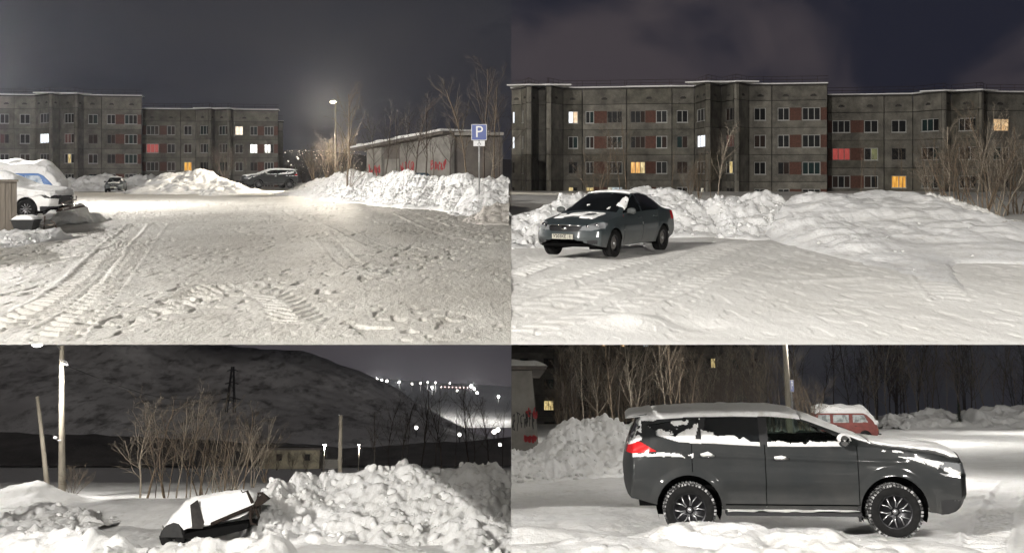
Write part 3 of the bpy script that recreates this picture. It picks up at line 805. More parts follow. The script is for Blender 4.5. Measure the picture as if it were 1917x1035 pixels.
def apartment_block(label, st, bays, pref, base_z, over=None, brick=BRICK, wall=CONCRETE, depth=11.0, seed=0, top_rows=True):
    """bays: dicts a=(px,D), b=(px,D), roof=z, r1=z centre of the top window row, pitch, rows, win=[(px0,px1,n)], brick=[(px0,px1)], seam"""
    rnd = random.Random(seed)
    mid = bays[len(bays) // 2]; m = at(st, mid['a'][0], pref, mid['a'][1])
    off = (m[0], m[1], base_z)
    root = thing('apartment_block', label, 'apartment block', st, off)
    core = MB(); rails = MB()
    for b in bays:
        by = Bay(st, *b['a'], *b['b'], pref)
        zr, r1, pt, rows = b['roof'], b['r1'], b['pitch'], b['rows']
        wh = b.get('wh', 1.36)
        g = .05
        # solid core behind the panels
        core.hexa([by.P(0, -.30, base_z), by.P(by.len, -.30, base_z), (by.B.x * (1 + depth / by.B.y) , by.B.y + depth, base_z), (by.A.x * (1 + depth / by.A.y), by.A.y + depth, base_z),
                   by.P(0, -.30, zr - .15), by.P(by.len, -.30, zr - .15), (by.B.x * (1 + depth / by.B.y), by.B.y + depth, zr - .15), (by.A.x * (1 + depth / by.A.y), by.A.y + depth, zr - .15)])
        # attic panel with vents
        zt0 = r1 + pt * .5
        mb = MB(); by.box(mb, g, by.len - g, -.28, .0, zt0 + g, zr - .12); mb.build('wall_panel', tone(wall, rnd), root, off=off)
        nv = max(1, int(by.len / 2.6))
        for k in range(nv):
            u = by.len * (k + .5) / nv
            if by.len > 1.5:
                v = MB(); by.box(v, u - .32, u + .32, .004, .09, zr - 1.28, zr - 1.12); by.box(v, u - .2, u + .2, .004, .05, zr - 1.12, zr - 1.02); v.build('vent', SEAM, root, off=off)
        # cornice and snow on it
        mb = MB(); by.box(mb, -.06, by.len + .06, -.35, .14, zr - .11, zr + .07); mb.build('cornice', SEAM, root, off=off)
        mb = MB(); by.box(mb, -.06, by.len + .06, -2.5, .10, zr + .075, zr + .19 + .05 * rnd.random()); mb.build('roof_snow', SNOW, root, off=off)
        for hh in (.45, .8):
            rails.tube([by.P(-.05, -.1, zr + .1 + hh), by.P(by.len + .05, -.1, zr + .1 + hh)], .022, 4)
        for k in range(int(by.len / 1.6) + 1):
            u = min(by.len, k * 1.6); rails.tube([by.P(u, -.1, zr + .1), by.P(u, -.1, zr + .9)], .02, 4)
        # storeys
        for r in range(rows):
            zc = r1 - pt * r; z0, z1 = zc - pt * .5, zc + pt * .5
            wz0, wz1 = zc - wh / 2, zc + wh / 2
            ops = []
            for (a, c, n) in b.get('win', ()):
                ops.append((by.s_of(a), by.s_of(c), n, (a, r)))
            for (a, c) in b.get('brick', ()):
                ops.append((by.s_of(a), by.s_of(c), 0, None))
            ops.sort(key=lambda q: q[0])
            mb = MB(); lo = g if r < rows - 1 else 0
            za = z0 + g * .6; zb = z1 - g * .6
            if r == rows - 1: za = base_z
            by.box(mb, g, by.len - g, -.28, 0, za, wz0 if ops else zb)
            if ops:
                by.box(mb, g, by.len - g, -.28, 0, wz1, zb)
                cur = g
                for u0, u1, n, key in ops:
                    if u0 - cur > .03: by.box(mb, cur, u0, -.28, 0, wz0, wz1)
                    cur = max(cur, u1)
                if by.len - g - cur > .03: by.box(mb, cur, by.len - g, -.28, 0, wz0, wz1)
            mb.build('wall_panel', tone(wall, rnd), root, off=off)
            for u0, u1, n, key in ops:
                if n == 0:
                    q = MB(); by.box(q, max(u0, g), min(u1, by.len - g), -.27, -.05, wz0, wz1); q.build('brick_panel', brick, root, off=off)
                else:
                    kinds = (over or {}).get(key)
                    if kinds is None:
                        kinds = ''.join(rnd.choice('ddddddbgb') for _ in range(n))
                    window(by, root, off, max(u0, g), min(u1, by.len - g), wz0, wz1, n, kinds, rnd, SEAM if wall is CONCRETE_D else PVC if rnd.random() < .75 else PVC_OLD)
    core.build('core_wall', SEAM, root, off=off)
    rails.build('roof_railing', RUST, root, off=off)
    return root

def mk(a, b, sec, win=(), brick=()):
    d = dict(sec); d.update(a=a, b=b, win=list(win), brick=list(brick)); return d

# --- upper right: the long block behind the yard
S1 = dict(roof=9.75, r1=6.5, pitch=2.86, rows=5)
S2 = dict(roof=9.72, r1=6.55, pitch=2.93, rows=5)
S3 = dict(roof=8.80, r1=5.35, pitch=3.08, rows=4)
bays = [
    mk((957.5, 122), (976, 121), S1, [(958, 963, 1)]),
    mk((976, 121), (990, 117.5), S1, [(977, 980, 1)]),
    mk((990, 117.5), (1008, 122), S1),
    mk((1008, 122), (1022, 122), S1),
    mk((1022, 122), (1027, 117.5), S1),
    mk((1027, 117.5), (1054, 121.5), S1),
    mk((1054, 121.5), (1090, 121.5), S1, [(1064, 1082, 2)]),
    mk((1090, 121.5), (1173, 120.5), S1, [(1096, 1112, 2), (1136, 1165, 3)], [(1112, 1136)]),
    mk((1173, 120.5), (1258, 119.5), S1, [(1180, 1208, 3), (1228, 1249, 2)], [(1208, 1228)]),
    mk((1258, 119.5), (1300, 119.5), S1, [(1267, 1288, 2)]),
    mk((1300, 119.5), (1325, 113.5), S1, [(1304, 1322, 3)]),
    mk((1325, 113.5), (1350, 117.5), S1),
    mk((1350, 117.5), (1379, 113), S1, [(1358, 1376, 3)]),
    mk((1379, 113), (1402, 116), S2),
    mk((1402, 116), (1445, 116), S2, [(1412, 1434, 2)]),
    mk((1445, 116), (1549, 115), S2, [(1456, 1478, 2), (1502, 1536, 3)], [(1478, 1500), (1536, 1548)]),
    mk((1549, 119.5), (1655, 118.5), S3, [(1558, 1592, 3), (1618, 1644, 2)], [(1549.5, 1558), (1592, 1617)]),
    mk((1655, 118.5), (1709, 118), S3, [(1669, 1697, 2)]),
    mk((1709, 118), (1768, 113.5), S3, [(1724, 1757, 3)]),
    mk((1768, 113.5), (1780, 116), S3),
    mk((1780, 116), (1838, 112.5), S3, [(1794, 1826, 3)]),
    mk((1838, 112.5), (1848, 115), S3),
    mk((1848, 115), (1990, 116), S3, [(1860, 1890, 2), (1930, 1960, 2)]),
]
ov = {(958, 0): 'w', (958, 1): 'w', (958, 2): 'd', (977, 0): 'g', (1064, 0): 'wW', (1064, 3): 'yd', (1096, 3): 'yy', (1136, 3): 'pcc', (1180, 2): 'ooy', (1180, 1): 'dbb',
      (1304, 1): 'www', (1304, 0): 'ddd', (1304, 3): 'dpd', (1358, 1): 'qqq', (1358, 2): 'dyd', (1412, 1): 'bb', (1502, 2): 'ggg', (1558, 1): 'rrr', (1558, 2): 'bdb', (1669, 2): 'oo', (1860, 0): 'WW', (1724, 0): 'ggd',
      (1618, 1): 'dG', (1456, 0): 'dd', (1502, 0): 'ddd', (1558, 0): 'ddd', (1412, 0): 'dd', (1412, 2): 'dd', (1267, 0): 'dd', (1456, 1): 'dd'}
apartment_block('long grey panel apartment block with brick-red infills behind the upper right yard', 'U', bays, 250, -8.0, ov, seed=5)

# --- upper left: the same kind of block seen from farther away
S4 = dict(roof=11.35, r1=8.0, pitch=2.86, rows=5)
S5 = dict(roof=9.75, r1=6.65, pitch=2.72, rows=4)
bays = [
    mk((-60, 152), (-2, 153), S4, [(-40, -20, 2)]),
    mk((-2, 153), (26, 153.5), S4, [(0, 17, 2)]),
    mk((26, 153.5), (66, 154), S4, [(37, 56, 2)]),
    mk((66, 154), (95, 150), S4, [(74, 92, 3)]),
    mk((95, 150), (112, 153), S4),
    mk((112, 153), (143, 151), S4, [(120, 138, 3)]),
    mk((143, 151), (156, 154), S4),
    mk((156, 154), (190, 154.5), S4, [(165, 183, 2)]),
    mk((190, 154.5), (265, 155.5), S4, [(200, 216, 2), (233, 257, 3)], [(216, 233), (257, 264)]),
]
ovl = {(0, 1): 'qd', (74, 1): 'www', (120, 1): 'qqb', (120, 2): 'dyd', (165, 1): 'bb', (233, 2): 'ggg'}
apartment_block('higher part of the far grey panel apartment block above the snowed-in vehicles', 'U', bays, 250, -8.0, ovl, seed=6)
bays = [
    mk((266, 160), (338, 161), S5, [(274, 297, 3), (313, 328, 2)], [(266.5, 273), (299, 312)]),
    mk((338, 161), (366, 161), S5, [(344, 359, 2)]),
    mk((366, 161), (393, 159), S5, [(374, 391, 3)]),
    mk((393, 159), (402, 162), S5),
    mk((402, 162), (429, 159.5), S5, [(409, 426, 3)]),
    mk((429, 159.5), (436, 162), S5),
    mk((436, 162), (521, 163), S5, [(440, 455, 2), (468, 482, 2), (495, 512, 3)], [(482, 494), (513, 520)]),
]
ovr = {(274, 1): 'rrr', (274, 2): 'bdb', (344, 2): 'oo', (440, 0): 'WW', (468, 1): 'wp', (495, 1): 'GGd', (374, 0): 'ggd', (313, 2): 'bb', (344, 1): 'bb'}
apartment_block('lower right part of the far grey panel apartment block with a red-lit window', 'U', bays, 250, -8.0, ovr, seed=7)
S6 = dict(roof=8.3, r1=5.0, pitch=3.6, rows=4)
apartment_block('pale blank end wall of another block right of the far apartment block', 'U', [mk((521.5, 168), (530, 168.5), S6)], 250, -8.0, {}, seed=8, wall=mat('pale_panel', (.34, .33, .29), .9, col2=(.26, .25, .22), nscale=1, bump=.4), depth=6)

# --- lower right: dark block behind the bare trees
S7 = dict(roof=16, r1=9.4, pitch=2.86, rows=7)
bays = []
px = 957.5
ov7 = {}
pat = {(1018, 3): 'yy', (1330, 1): 'dy', (1148, 0): 'Wd', (1216, 0): 'cd', (1500, 0): 'cd'}
while px < 1430:
    w1 = px + 24
    win = [(px + 10, px + 29, 2), (px + 48, px + 66, 2)] if px > 960 else [(px + 16, px + 32, 2), (1018, 1039, 2)]
    bays.append(mk((px, 150), (px + 80, 150), S7, win)); px += 80
for b in bays:
    for a, c, n in b['win']:
        for (q, r), k in pat.items():
            if abs(a - q) < 28 and (a, r) not in ov7: ov7[(a, r)] = k if abs(a - q) < 25 else None
ov7 = {k: v for k, v in ov7.items() if v}
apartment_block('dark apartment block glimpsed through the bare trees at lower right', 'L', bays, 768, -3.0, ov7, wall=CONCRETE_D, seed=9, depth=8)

# ------------------------------------------------------------------ garages
PLASTER = mat('garage_plaster', (.30, .285, .26), .9, col2=(.17, .16, .145), nscale=.7, bump=.4, bscale=8)
PLASTER_D = mat('garage_plaster_dark', (.13, .115, .10), .9, col2=(.08, .07, .065), nscale=.8, bump=.4, bscale=8)
SPRAY_R = mat('spray_red', (.36, .03, .035), .7)
SPRAY_K = mat('spray_black', (.03, .03, .03), .7)
SPRAY_B = mat('blue_door_paint', (.035, .07, .10), .6, col2=(.02, .04, .06), nscale=2)
def scribble(by, root, off, m, u0, u1, z0, z1, n, w, seed, name='graffiti'):
    rnd = random.Random(seed); mb = MB()
    for k in range(n):
        uc = u0 + (u1 - u0) * (k + .5) / n; pts = []
        hw = (u1 - u0) / n * .55
        zc = (z0 + z1) / 2
        for j in range(9):
            pts.append((uc + hw * rnd.uniform(-1, 1), zc + (z1 - z0) / 2 * rnd.uniform(-1, 1)))
        P = np.array(pts); tt = np.linspace(0, 8, 60); P = np.stack([np.interp(tt, range(9), P[:, 0]), np.interp(tt, range(9), P[:, 1])], 1)
        for _ in range(6): P[1:-1] = (P[:-2] + 2 * P[1:-1] + P[2:]) / 4
        for (a, b) in zip(P[:-1], P[1:]):
            d = np.array([-(b - a)[1], (b - a)[0]]); l = np.hypot(*d)
            if l < 1e-6: continue
            d = d / l * w / 2
            mb.poly([by.P(*(q := a - d)[:1], .006 + .0004 * k, q[1]), by.P((q := b - d)[0], .006 + .0004 * k, q[1]), by.P((q := b + d)[0], .006 + .0004 * k, q[1]), by.P((q := a + d)[0], .006 + .0004 * k, q[1])])
    mb.build(name, m, root, off=off)

# upper left garage row
off = at('U', 770, 327, 100); off = (off[0], off[1], GTL)
gr = thing('garage', 'low graffiti-covered garage row with snow on its sloping roof edge', 'garage', 'U', off)
by = Bay('U', 686, 106, 843, 96, 300)
z1 = 3.0
def zs(u): return 2.45 + 1.15 * u / by.len
segs = [(686, 714, PLASTER), (714, 748, PLASTER_D), (748, 806, PLASTER), (806, 843, PLASTER)]
for a, c, m in segs:
    mb = MB(); u0, u1 = by.s_of(a), by.s_of(c); d = 0 if m is PLASTER else -.25
    u0 += .03; u1 -= .03; mb.hexa([by.P(u0, d, GTL - .5), by.P(u1, d, GTL - .5), by.P(u1, -.5, GTL - .5), by.P(u0, -.5, GTL - .5), by.P(u0, d, zs(u0)), by.P(u1, d, zs(u1)), by.P(u1, -.5, zs(u1)), by.P(u0, -.5, zs(u0))]); mb.build('wall_panel', m, gr, off=off)
mb = MB(); by.box(mb, by.s_of(717), by.s_of(744), -.24, -.18, GTL, 1.5); mb.build('garage_door', PLASTER, gr, off=off)
def slope(mb, u0, u1, d0, d1, a, c): mb.hexa([by.P(u0, d1, zs(u0) + a), by.P(u1, d1, zs(u1) + a), by.P(u1, d0, zs(u1) + a), by.P(u0, d0, zs(u0) + a), by.P(u0, d1, zs(u0) + c), by.P(u1, d1, zs(u1) + c), by.P(u1, d0, zs(u1) + c), by.P(u0, d0, zs(u0) + c)])
mb = MB(); slope(mb, -1.2, by.len + .3, -4.5, 1.1, .01, .28); mb.build('roof', PLASTER_D, gr, off=off)
mb = MB()
rr = random.Random(4); u = -1.25
while u < by.len + .2:
    w = rr.uniform(.8, 2.6); slope(mb, u, min(u + w, by.len + .25), -4.4, 1.12 + rr.uniform(.0, .2), .285 + rr.uniform(-.25, 0) * 0, rr.uniform(.42, .56)); u += w + .02
mb.build('roof_snow', SNOW, gr, off=off)
b2 = Bay('U', 844, 96, 942, 96.5, 300); z1 = 3.5
mb = MB(); b2.box(mb, .05, b2.len, -6, -.6, GTL - .5, z1 - .1); mb.build('dark_wing', PLASTER_D, gr, off=off)
mb = MB(); b2.box(mb, .32, b2.len, -6, .5, z1 + .02, z1 + .3); mb.build('wing_roof', PLASTER, gr, off=off)
scribble(by, gr, off, SPRAY_R, by.s_of(690), by.s_of(712), -.2, 1.1, 5, .13, 1)
scribble(by, gr, off, SPRAY_K, by.s_of(688), by.s_of(710), -.4, .7, 3, .09, 2)
scribble(by, gr, off, SPRAY_R, by.s_of(750), by.s_of(775), .0, 1.3, 4, .12, 3)
scribble(by, gr, off, SPRAY_R, by.s_of(806), by.s_of(836), .3, 1.4, 5, .12, 4)
# a dark blue bin standing before the garages
p = at('U', 785, 330, 96)
bn = thing('waste_container', 'dark blue rounded container half hidden in front of the garage', 'container', 'U', (p[0], p[1], GTL))
mb = MB(); mb.hexa([(-.85, -.6, 0), (.85, -.6, 0), (.85, .6, 0), (-.85, .6, 0), (-.95, -.7, 1.7), (.95, -.7, 1.7), (.95, .7, 1.7), (-.95, .7, 1.7)]); mb.build('body', SPRAY_B, bn)
mb = MB(); mb.hexa([(-.98, -.73, 1.71), (.98, -.73, 1.71), (.98, .73, 1.71), (-.98, .73, 1.71), (-.7, -.5, 2.0), (.7, -.5, 2.0), (.7, .5, 2.0), (-.7, .5, 2.0)]); mb.build('lid', SPRAY_B, bn)
for sx in (-1, 1):
    MB().tube([(sx * 1.0, -.2, 1.4), (sx * 1.08, -.2, 1.4)], .06, 8).build('lifting_pin', STEEL, bn)

# lower right garage corner
off = at('L', 975, 770, 42); off = (off[0], off[1], GBR)
gb = thing('garage', 'pale garage corner with red and black graffiti beside the chunky snow pile', 'garage', 'L', off)
b3 = Bay('L', 957.5, 42, 1001, 42, 770)
zt = at('L', 980, 693, 42)[2]
mb = MB(); b3.hexa = None
mb.hexa([b3.P(0, 0, GBR - .5), b3.P(b3.len + .22, 0, GBR - .5), b3.P(b3.len + .22, -9, GBR - .5), b3.P(0, -9, GBR - .5), b3.P(0, 0, zt), b3.P(b3.len - .1, 0, zt), b3.P(b3.len - .1, -9, zt), b3.P(0, -9, zt)])
mb.build('wall', PLASTER, gb, off=off)
mb = MB(); b3.box(mb, 0, b3.len + .45, -10, .55, zt + .01, zt + .14); mb.build('roof', PLASTER_D, gb, off=off)
# snow pillow on the roof edge
V = []; nu, nv = 24, 14
for i in range(nu):
    for j in range(nv):
        u = (b3.len + .5) * i / (nu - 1); d = .6 - 5 * j / (nv - 1)
        e = min(1, (nu - 1 - i) / 8) ** .5 * min(1, j / 2.5) ** .5
        q = b3.P(u, d, zt + .145 + .28 * e * (.8 + .3 * float(vn(u * 2, d * 2, 3)))); V.append((q[0] - off[0], q[1] - off[1], q[2] - off[2]))
add('roof_snow', fast_mesh('roof_snow', V, grid_faces(nu, nv), True), SNOW, gb)
scribble(b3, gb, off, SPRAY_R, .55, 1.0, at('L', 990, 785, 42)[2], at('L', 990, 762, 42)[2], 4, .05, 11)
scribble(b3, gb, off, SPRAY_R, .5, 1.0, at('L', 990, 830, 42)[2], at('L', 990, 812, 42)[2], 4, .08, 12)
scribble(b3, gb, off, SPRAY_K, .02, .95, at('L', 990, 812, 42)[2], at('L', 990, 765, 42)[2], 6, .03, 13)
# ------------------------------------------------------------------ vehicles
def inpoly(x, z, poly):
    r = np.zeros(x.shape, bool); n = len(poly)
    for i in range(n):
        x0, z0 = poly[i]; x1, z1 = poly[(i + 1) % n]
        c = ((z0 > z) != (z1 > z)) & (x < (x1 - x0) * (z - z0) / ((z1 - z0) if z1 != z0 else 1e-9) + x0)
        r ^= c
    return r

class Loft:
    """a car body: cross-sections lofted along x (0 = tail .. L = nose), rounded ends, wheel arches cut out"""
    def __init__(s, sp):
        s.sp = sp; L = sp['L']; ds = sp.get('ds', .02)
        xs = np.linspace(0, L, int(L / ds))
        for q in sp.get('seams', ()): xs = np.append(xs, [q - .006, q + .006])
        xs = np.unique(np.round(xs, 4))
        keep = [0]
        for i in range(1, len(xs)):
            if xs[i] - xs[keep[-1]] > .004: keep.append(i)
        xs = xs[keep]
        def cv(name, sm=.06):
            P = sp[name]; d = np.linspace(-.3, L + .3, 2400)
            v = np.interp(d, [p[0] for p in P], [p[1] for p in P])
            w = max(3, int(sm / (d[1] - d[0])) | 1); k = np.hanning(w + 2)[1:-1]; k /= k.sum()
            v = np.convolve(np.pad(v, w // 2, 'edge'), k, 'valid')
            return np.interp(xs, d, v)
        zb, zm, zbelt, zr, zt = cv('zb'), cv('zmid'), cv('zbelt'), cv('zrail', .12), cv('ztop', .12)
        ys, ym, yb, yr = cv('ysill'), cv('ymax'), cv('ybelt'), cv('yrail', .12)
        n1, n2, n3, n4 = sp.get('ns', (26, 30, 30, 30))
        secs = []
        for i in range(len(xs)):
            a = np.linspace(0, 1, n1, endpoint=False); A = np.stack([ys[i] + (ym[i] - ys[i]) * np.sin(a * np.pi / 2), zb[i] + (zm[i] - zb[i]) * a], 1)
            a = np.linspace(0, 1, n2, endpoint=False); B = np.stack([ym[i] + (yb[i] - ym[i]) * a ** 1.8, zm[i] + (zbelt[i] - zm[i]) * a], 1)
            a = np.linspace(0, 1, n3, endpoint=False); C = np.stack([yb[i] + (yr[i] - yb[i]) * a ** 1.25, zbelt[i] + (zr[i] - zbelt[i]) * a], 1)
            a = np.linspace(0, 1, n4); D = np.stack([yr[i] * (1 - a), zr[i] + (zt[i] - zr[i]) * (1 - (1 - a) ** 2.2)], 1)
            P = np.concatenate([A, B, C, D])
            for _ in range(sp.get('smooth', 5)):
                P[1:-1] = (P[:-2] + 2 * P[1:-1] + P[2:]) / 4
            secs.append(P)
        S = np.array(secs)                                   # (nx, n, 2)
        n = S.shape[1]
        full = np.concatenate([S * [-1, 1], S[:, ::-1][:, 1:]], 1)   # right side (-y) .. over the roof .. left side
        nf = full.shape[1]
        sid = np.concatenate([np.repeat([0, 1, 2, 3], [n1, n2, n3, n4]), np.repeat([0, 1, 2, 3], [n1, n2, n3, n4])[::-1][1:]])
        X = np.repeat(xs[:, None], nf, 1)
        V = np.stack([X, full[..., 0], full[..., 1]], -1)
        # end caps as shrinking rings
        nr = sp.get('rings', 22)
        def cap(sec, x):
            zc = (sec[:, 1].min() + sec[:, 1].max()) / 2; out = []
            for k in range(1, nr + 1):
                f = 1 - k / nr
                out.append(np.stack([np.full(nf, x), sec[:, 0] * f, zc + (sec[:, 1] - zc) * (f if k < nr else 0)], 1))
            return np.array(out)
        ca = cap(full[0], xs[0])[::-1]; cb = cap(full[-1], xs[-1])
        reg = np.concatenate([np.full(nr, 1), np.zeros(len(xs)), np.full(nr, 2)])   # 1 rear cap, 2 front cap
        V = np.concatenate([ca, V, cb])
        tx = V[..., 0].copy()
        # shaped ends
        bl = sp.get('blend', .55)
        wf = sstep(L - bl, L, tx) ; wr = 1 - sstep(0, bl, tx)
        zf = np.interp(V[..., 2], [p[0] for p in sp['front']], [p[1] for p in sp['front']])
        zk = np.interp(V[..., 2], [p[0] for p in sp['rear']], [p[1] for p in sp['rear']])
        yy = np.clip(np.abs(V[..., 1]) / ym.max(), 0, 1.1)
        V[..., 0] += wf * (-zf - sp['fround'] * yy ** sp.get('fpow', 3)) + wr * (zk + sp['rround'] * yy ** sp.get('rpow', 3.5))
        # wheel arch flares and openings
        s.arches = sp['wheels']; R = sp['archR']
        side = (np.abs(V[..., 1]) > .55 * ym.max())
        for wx, wz in s.arches:
            d = np.hypot(V[..., 0] - wx, V[..., 2] - wz)
            fl = sp.get('flare', .025) * (1 - sstep(R, R + .13, d)) * side * (V[..., 2] < wz + R + .2)
            V[..., 1] += np.sign(V[..., 1]) * fl
            near = side & (np.abs(d - R) < ds * .75) & (V[..., 2] < wz + R + .05)
            k = np.where(near, R / np.maximum(d, 1e-6), 1)
            V[..., 0] = wx + (V[..., 0] - wx) * k; V[..., 2] = np.where(near, wz + (V[..., 2] - wz) * k, V[..., 2])
        if sp.get('crease'):
            for zc0, zc1, wd, am, x0, x1 in sp['crease']:
                zl = zc0 + (zc1 - zc0) * np.clip((V[..., 0] - x0) / (x1 - x0), 0, 1)
                k = np.exp(-((V[..., 2] - zl) / wd) ** 2) * side * sstep(x0 - .05, x0 + .25, V[..., 0]) * (1 - sstep(x1 - .25, x1 + .05, V[..., 0]))
                V[..., 1] += np.sign(V[..., 1]) * am * k
        s.V = V; s.nx, s.nf = V.shape[:2]
        s.F = grid_faces(s.nx, s.nf)
        C = V.reshape(-1, 3)[s.F].mean(1)
        s.x, s.y, s.z = C[:, 0], C[:, 1], C[:, 2]
        P = V.reshape(-1, 3); e1 = P[s.F[:, 2]] - P[s.F[:, 0]]; e2 = P[s.F[:, 3]] - P[s.F[:, 1]]
        N = np.cross(e1, e2); N /= np.maximum(np.linalg.norm(N, axis=1), 1e-9)[:, None]
        if (N[:, 2] * (s.z > s.z.mean())).sum() < 0: N = -N; s.F = s.F[:, ::-1]
        s.N = N
        # vertex normals
        VN = np.zeros_like(P)
        for k in range(4): np.add.at(VN, s.F[:, k], N)
        s.VN = VN / np.maximum(np.linalg.norm(VN, axis=1), 1e-9)[:, None]
        s.sid = np.repeat(np.minimum(sid[:-1], sid[1:])[None, :], s.nx - 1, 0).reshape(-1)
        s.reg = np.repeat(np.where(reg[:-1] == 0, reg[1:], reg[:-1])[:, None], s.nf - 1, 1).reshape(-1).astype(int)
        s.free = np.ones(len(s.F), bool)
        for wx, wz in s.arches:
            d = np.hypot(s.x - wx, s.z - wz)
            s.free &= ~((d < R) & (np.abs(s.y) > .55 * ym.max()))
        s.side = (s.sid <= 2) & (s.reg == 0)
        s.W = ym.max()
    def take(s, mask, name, m, parent, inset=0.0, smooth=True, remove=True, thick=None):
        mask = mask & s.free if remove else mask
        if not mask.any(): return None
        if remove: s.free &= ~mask
        fs = s.F[mask]; ids, inv = np.unique(fs.ravel(), return_inverse=True)
        P = s.V.reshape(-1, 3)[ids] - s.VN[ids] * inset
        if thick is not None: P = P + thick(s.V.reshape(-1, 3)[ids], s.VN[ids], ids, fs)
        return add(name, fast_mesh(name, P, inv.reshape(-1, 4), smooth), m, parent)
    def snow(s, mask, parent, h, name='snow_cover', m=None, up=True, seed=0, nsc=4.0, ease=3):
        """a layer of snow on the faces of mask; thin at its rim"""
        if not mask.any(): return None
        fs = s.F[mask]; n = len(s.V.reshape(-1, 3))
        cnt = np.zeros(n); tot = np.zeros(n)
        for k in range(4):
            np.add.at(tot, s.F[:, k], 1); np.add.at(cnt, fs[:, k], 1)
        w = (cnt == tot).astype(float).reshape(s.nx, s.nf)
        for _ in range(ease):
            q = w.copy(); q[1:-1, 1:-1] = (w[1:-1, 1:-1] * 2 + w[:-2, 1:-1] + w[2:, 1:-1] + w[1:-1, :-2] + w[1:-1, 2:]) / 6
            w = np.minimum(w, q)
        w = w.reshape(-1)
        ids, inv = np.unique(fs.ravel(), return_inverse=True)
        P = s.V.reshape(-1, 3)[ids]; nz = .6 + .8 * vn(P[:, 0] * nsc, P[:, 1] * nsc + P[:, 2] * nsc, seed)
        d = np.array([[0, 0, 1.0]]) if up else s.VN[ids]
        if up: d = (s.VN[ids] * .4 + d * .6)
        T = P + d * (h * nz * np.sqrt(np.clip(w[ids], 0, 1)) + .004)[:, None]
        return add(name, fast_mesh(name, T, inv.reshape(-1, 4), True), m or SNOW, parent)

TYRE = mat('tyre', (.006, .006, .006), .9, spec=.15, col2=(.012, .012, .012), nscale=20, bump=.4, bscale=70)
TREADSNOW = mat('tread_snow', (.30, .30, .30), .9, col2=(.03, .03, .03), nscale=18, nramp=(.42, .5))
RIM_D = mat('rim_dark', (.02, .02, .022), .35, .6)
RIM_S = mat('rim_silver', (.55, .55, .56), .3, .9)
def wheel(parent, x, y, z, r, w, rr, style, out):
    """out = -1 / +1: which way the face looks"""
    wh = bpy.data.objects.new('wheel', None); wh.empty_display_size = .1; COL.objects.link(wh); wh.parent = parent; wh.location = (x, y, z)
    h = w / 2
    t = MB().lathe([(rr, -h * .85), (rr + .02, -h), (r - .05, -h), (r - .015, -h * .9), (r - .012, 0), (r - .015, h * .9), (r - .05, h), (rr + .02, h), (rr, h * .85)], 48, 'Y')
    t.build('tyre', TYRE, wh, smooth=True)
    lug = MB(); nl = 44 if style != 'far' else 30
    for k in range(nl):
        a = 2 * math.pi * k / nl
        for sgn, da in ((-1, 0), (1, math.pi / nl)):
            c = Vector((math.cos(a + da) * (r - .008), sgn * h * .62, math.sin(a + da) * (r - .008)))
            R = Matrix.Rotation(-(a + da), 3, 'Y')
            lug.box((c.x - .016, c.y - h * .42, c.z - .016), (c.x + .016, c.y + h * .42, c.z + .016), R)
    lug.build('tread', TREADSNOW if style == 'suv' else TYRE, wh)
    o = out
    rim = MB().lathe([(rr + .004, o * h * .9), (rr - .02, o * h * .86), (rr - .035, o * h * .3), (.03, o * h * .15), (.001, o * h * .15)], 40, 'Y')
    rim.build('rim', RIM_D if style in ('suv',) else RIM_D, wh, smooth=True)
    sp = MB(); yf = o * h * .72
    if style == 'suv':
        for k in range(6):
            a = 2 * math.pi * k / 6 + .3
            for da in (-.17, .17):
                p0 = (math.cos(a + da * .7) * .06, yf, math.sin(a + da * .7) * .06); pm_ = (math.cos(a + da * .8) * rr * .55, yf + o * .012, math.sin(a + da * .8) * rr * .55)
                p1 = (math.cos(a + da * 1.7) * (rr - .01), yf + o * .01, math.sin(a + da * 1.7) * (rr - .01))
                sp.tube([p0, pm_, p1], .0085, 5)
        sp.lathe([(rr - .008, yf - o * .002), (rr + .006, yf + o * .012), (rr - .004, yf + o * .016)], 40, 'Y')
    elif style == 'multi':
        for k in range(10):
            a = 2 * math.pi * k / 10
            sp.tube([(math.cos(a) * .05, yf, math.sin(a) * .05), (math.cos(a) * (rr - .01), yf, math.sin(a) * (rr - .01))], .014, 5)
        sp.lathe([(rr - .012, yf), (rr + .008, yf + o * .01)], 32, 'Y')
    else:
        sp.lathe([(rr - .01, yf - o * .02), (rr - .05, yf - o * .03), (rr * .55, yf), (.05, yf - o * .01), (.001, yf)], 32, 'Y')
    sp.build('spokes' if style != 'steel' else 'hub_cover', RIM_S if style != 'steel' else mat('steel_wheel', (.16, .15, .14), .6, .3), wh, smooth=True)
    MB().lathe([(.035, yf - o * .02), (.035, yf + o * .012), (.001, yf + o * .016)], 16, 'Y').build('hub_cap', RIM_S, wh, smooth=True)
    return wh

def well(root, x, z, R, W):
    for s_ in (-1, 1):
        m = MB(); n = 20; y0, y1 = s_ * (W - .03), s_ * (W * .42)
        v = len(m.v)
        for k in range(n + 1):
            a = math.pi * (-.12 + 1.24 * k / n)
            for y in (y0, y1): m.v.append((x + math.cos(a) * (R - .002), y, z + math.sin(a) * (R - .002)))
        for k in range(n): m.f.append((v + 2 * k, v + 2 * k + 1, v + 2 * k + 3, v + 2 * k + 2))
        m.f.append(tuple(v + 2 * k + 1 for k in range(n + 1)))
        m.build('wheel_housing', DARKVOID, root)

def underside(root, L, W, z, x0=.25, x1=.25):
    MB().box((x0, -W * .8, z - .02), (L - x1, W * .8, z + .05)).build('underbody', DARKVOID, root)

